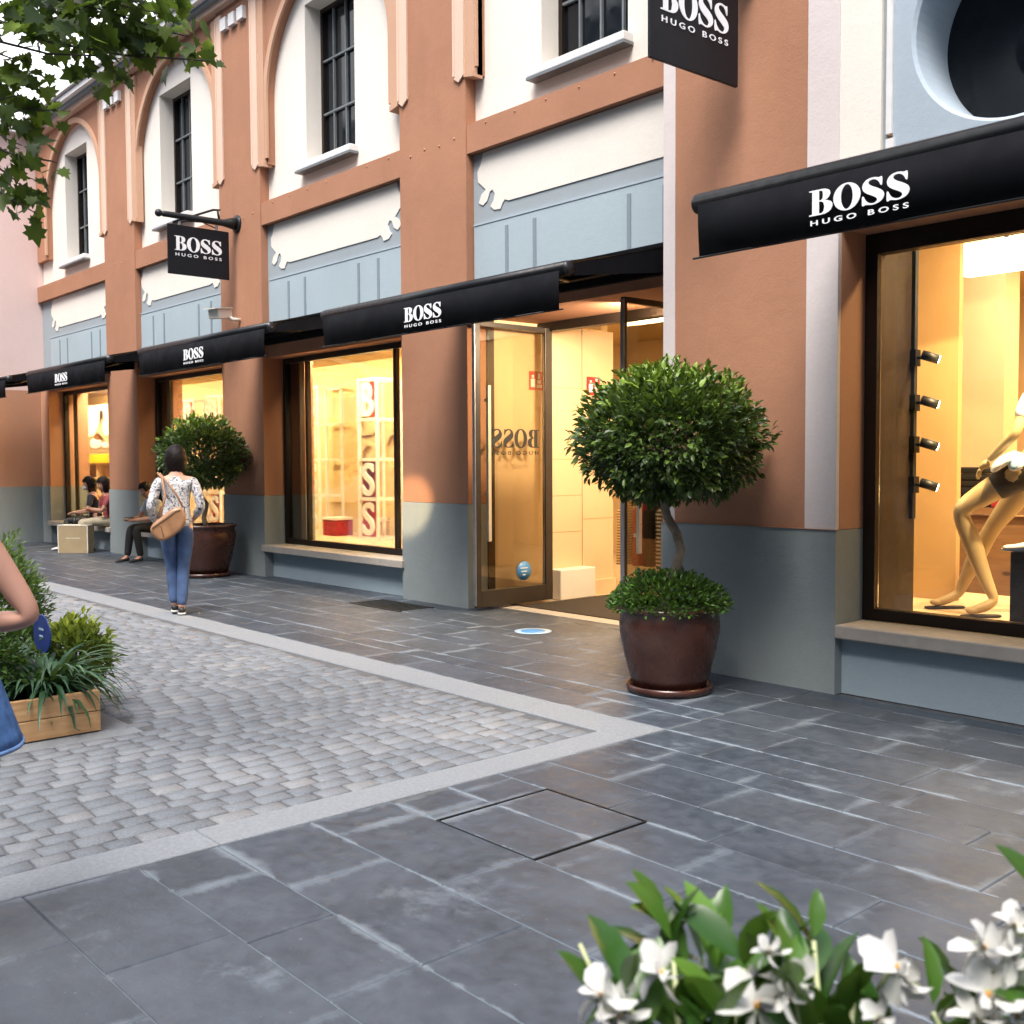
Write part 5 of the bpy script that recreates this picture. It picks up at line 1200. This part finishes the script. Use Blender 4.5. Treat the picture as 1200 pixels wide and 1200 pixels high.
rr = thing('garment_rail', (-4.95, 8.95, 0), 'garment rail at the left inside the mannequin window', 'garment rail')
MB().tube([(-4.95, 8.4, 1.75), (-4.95, 9.6, 1.75)], .014, 8).build('bar', 'alu', rr)
for y in (8.42, 9.58): MB().tube([(-4.95, y, 0), (-4.95, y, 1.75)], .014, 8).build('post', 'alu', rr)
for y, m, lab in ((8.55, 'dark', 'black garment on the rail left of the beige panel'), (8.75, 'stripe', 'striped garment on the rail left of the beige panel'), (8.95, 'wine', 'red garment on the rail left of the beige panel'), (9.2, 'khaki', 'khaki garment on the rail left of the beige panel')):
    garment(-4.95, y, 1.68, m, lab, True, .42, 1.0)
wr = thing('wall_rack', (-3.9, 12.6, 0), 'gold slatted wall rack at the back of the shop', 'rack')
w_ = MB()
for i in range(16): w_.box(-4.9 + i * .13, -4.88 + i * .13, 12.6, 12.62, .8, 2.4)
w_.build('slat', 'beige', wr); MB().box(-5.0, -2.8, 12.62, 12.66, 2.4, 2.44).box(-5.0, -2.8, 12.62, 12.66, 1.5, 1.54).build('rail', 'beige', wr)
bx(-6.6, -5.4, 11.2, 11.5, 0, 3.39).build('column', 'beige', B); bx(-4.86, -4.42, 10.0, 10.3, 0, 3.39).build('column', 'cream', B)

# ------------------------------------------------------------------ light
def area(name, loc, rot, sx, sy, power, c):
    l = bpy.data.lights.new(name, 'AREA'); l.shape = 'RECTANGLE'; l.size = sx; l.size_y = sy; l.energy = power; l.color = c
    o = bpy.data.objects.new(name, l); col.objects.link(o); o.location = loc; o.rotation_euler = rot; return o
WARM = (1, .70, .34)
LP = dict(disp=112, door=72, ceil=55, win=110, spot=220, spot2=90, glint=800, el=60, az=150, sun=1.6, ang=28, air=1., dust=4., sky=.11, exp=1.65)
for i, (x, p) in enumerate(((-20.0, 1.1), (-22.4, 1.), (-17.6, 1.), (-15.2, 1.1), (-13.2, 1.2), (-11.0, 1.2))):
    area('display_lamp', (x, 7.58, 2.97), (R(34), 0, 0), 1.6, .12, LP['disp'] * p, (1, .77, .42))
area('entrance_lamp', (-6.7, 7.55, 2.93), (V((-8.42, 8.1, 1.2)) - V((-6.7, 7.55, 2.93))).to_track_quat('-Z', 'Y').to_euler(), .5, .4, LP['door'], (1, .78, .52))
for x, y in ((-9.5, 10.8), (-6.5, 10.8), (-3., 10.8)): area('ceiling_lamp', (x, y, 3.36), (0, 0, 0), 1.6, .5, LP['ceil'], WARM)
area('window_lamp', (-2.2, 6.9, 3.3), (R(12), 0, 0), 1.8, .15, LP['win'], WARM)
sp_ = bpy.data.lights.new('display_spot', 'SPOT'); sp_.energy = LP['spot']; sp_.spot_size = R(70); sp_.color = WARM; sp_.shadow_soft_size = .02
so = bpy.data.objects.new('display_spot', sp_); col.objects.link(so); so.location = (-10.5, 7.4, 2.75); so.rotation_euler = (V((-13.2, 8.9, 1.5)) - V(so.location)).to_track_quat('-Z', 'Y').to_euler()
sp2 = sp_.copy(); sp2.energy = LP['spot2']; s2 = bpy.data.objects.new('window_spot', sp2); col.objects.link(s2); s2.location = (-2.6, 6.62, 2.5); s2.rotation_euler = (V((-3.6, 7.6, 1.4)) - V(s2.location)).to_track_quat('-Z', 'Y').to_euler()
gl = bpy.data.lights.new('street_glint', 'SPOT'); gl.energy = LP['glint']; gl.spot_size = R(8.5); gl.spot_blend = .7; gl.color = (1, .72, .40); gl.shadow_soft_size = .03  # added spot without a fixture, stands in for reflected sun on the pilaster
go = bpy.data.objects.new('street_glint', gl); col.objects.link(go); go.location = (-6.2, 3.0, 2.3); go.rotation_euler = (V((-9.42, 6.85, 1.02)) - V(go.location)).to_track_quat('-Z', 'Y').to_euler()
EL, AZ = R(LP['el']), R(LP['az'])    # azimuth from +y towards +x of the direction to the sun
sd = V((math.sin(AZ) * math.cos(EL), math.cos(AZ) * math.cos(EL), math.sin(EL)))
sun = bpy.data.lights.new('sun', 'SUN'); sun.energy = LP['sun']; sun.angle = R(LP['ang']); sun.color = (1, .97, .95)
su = bpy.data.objects.new('sun', sun); col.objects.link(su); su.rotation_euler = (-sd).to_track_quat('-Z', 'Y').to_euler(); su.location = sd * 40
w = bpy.data.worlds.new('World'); scene.world = w; w.use_nodes = True
nt = w.node_tree; bg = nt.nodes['Background']; sky = nt.nodes.new('ShaderNodeTexSky'); sky.sky_type = 'NISHITA'; sky.sun_disc = False
sky.sun_elevation = EL; sky.sun_rotation = AZ; sky.air_density = LP['air']; sky.dust_density = LP['dust']; sky.ozone_density = 1.
tc = nt.nodes.new('ShaderNodeTexCoord'); sx_ = nt.nodes.new('ShaderNodeSeparateXYZ'); nt.links.new(tc.outputs['Generated'], sx_.inputs[0])
cn_ = noise(nt, tc.outputs['Generated'], 3.2, 6, .6)
bank = ramp(nt, math_n(nt, 'ADD', math_n(nt, 'MULTIPLY', sx_.outputs[0], -1.), math_n(nt, 'MULTIPLY', cn_, .35)), [(.62, 0.), (.86, 1.)])
veil = math_n(nt, 'MULTIPLY', ramp(nt, cn_, [(.42, 0.), (.7, 1.)]), .35)
nt.links.new(mixc(nt, math_n(nt, 'MAXIMUM', bank, veil), sky.outputs[0], (7.2, 7.3, 7.5)), bg.inputs[0]); bg.inputs[1].default_value = LP['sky']

# ------------------------------------------------------------------ camera
F, yaw, pit, rol = 1250.8, R(41.474), R(-2.708), R(-.295)
f_ = V((-math.cos(yaw) * math.cos(pit), math.sin(yaw) * math.cos(pit), math.sin(pit))); r_ = V((math.sin(yaw), math.cos(yaw), 0)); u_ = r_.cross(f_)
r2 = r_ * math.cos(rol) + u_ * math.sin(rol); u2 = -r_ * math.sin(rol) + u_ * math.cos(rol)
cam = bpy.data.cameras.new('camera'); cam.sensor_width = 36; cam.lens = F / 1200 * 36; cam.clip_end = 1000; cam.clip_start = .05; cam.dof.use_dof = True; cam.dof.focus_distance = 8.; cam.dof.aperture_fstop = 7.
co = bpy.data.objects.new('camera', cam); col.objects.link(co)
mw = Matrix((r2, u2, -f_)).transposed().to_4x4(); mw.translation = (0, 0, 1.5); co.matrix_world = mw
scene.camera = co
vs = scene.view_settings; vs.view_transform = 'Standard'; vs.look = 'None'; vs.exposure = LP['exp']; vs.gamma = 1
scene.cycles.use_denoising = True
scene.cycles.max_bounces = 7; scene.cycles.diffuse_bounces = 4; scene.cycles.glossy_bounces = 3; scene.cycles.transparent_max_bounces = 12; scene.cycles.transmission_bounces = 4
scene.cycles.sample_clamp_indirect = 6; scene.cycles.caustics_reflective = False; scene.cycles.caustics_refractive = False
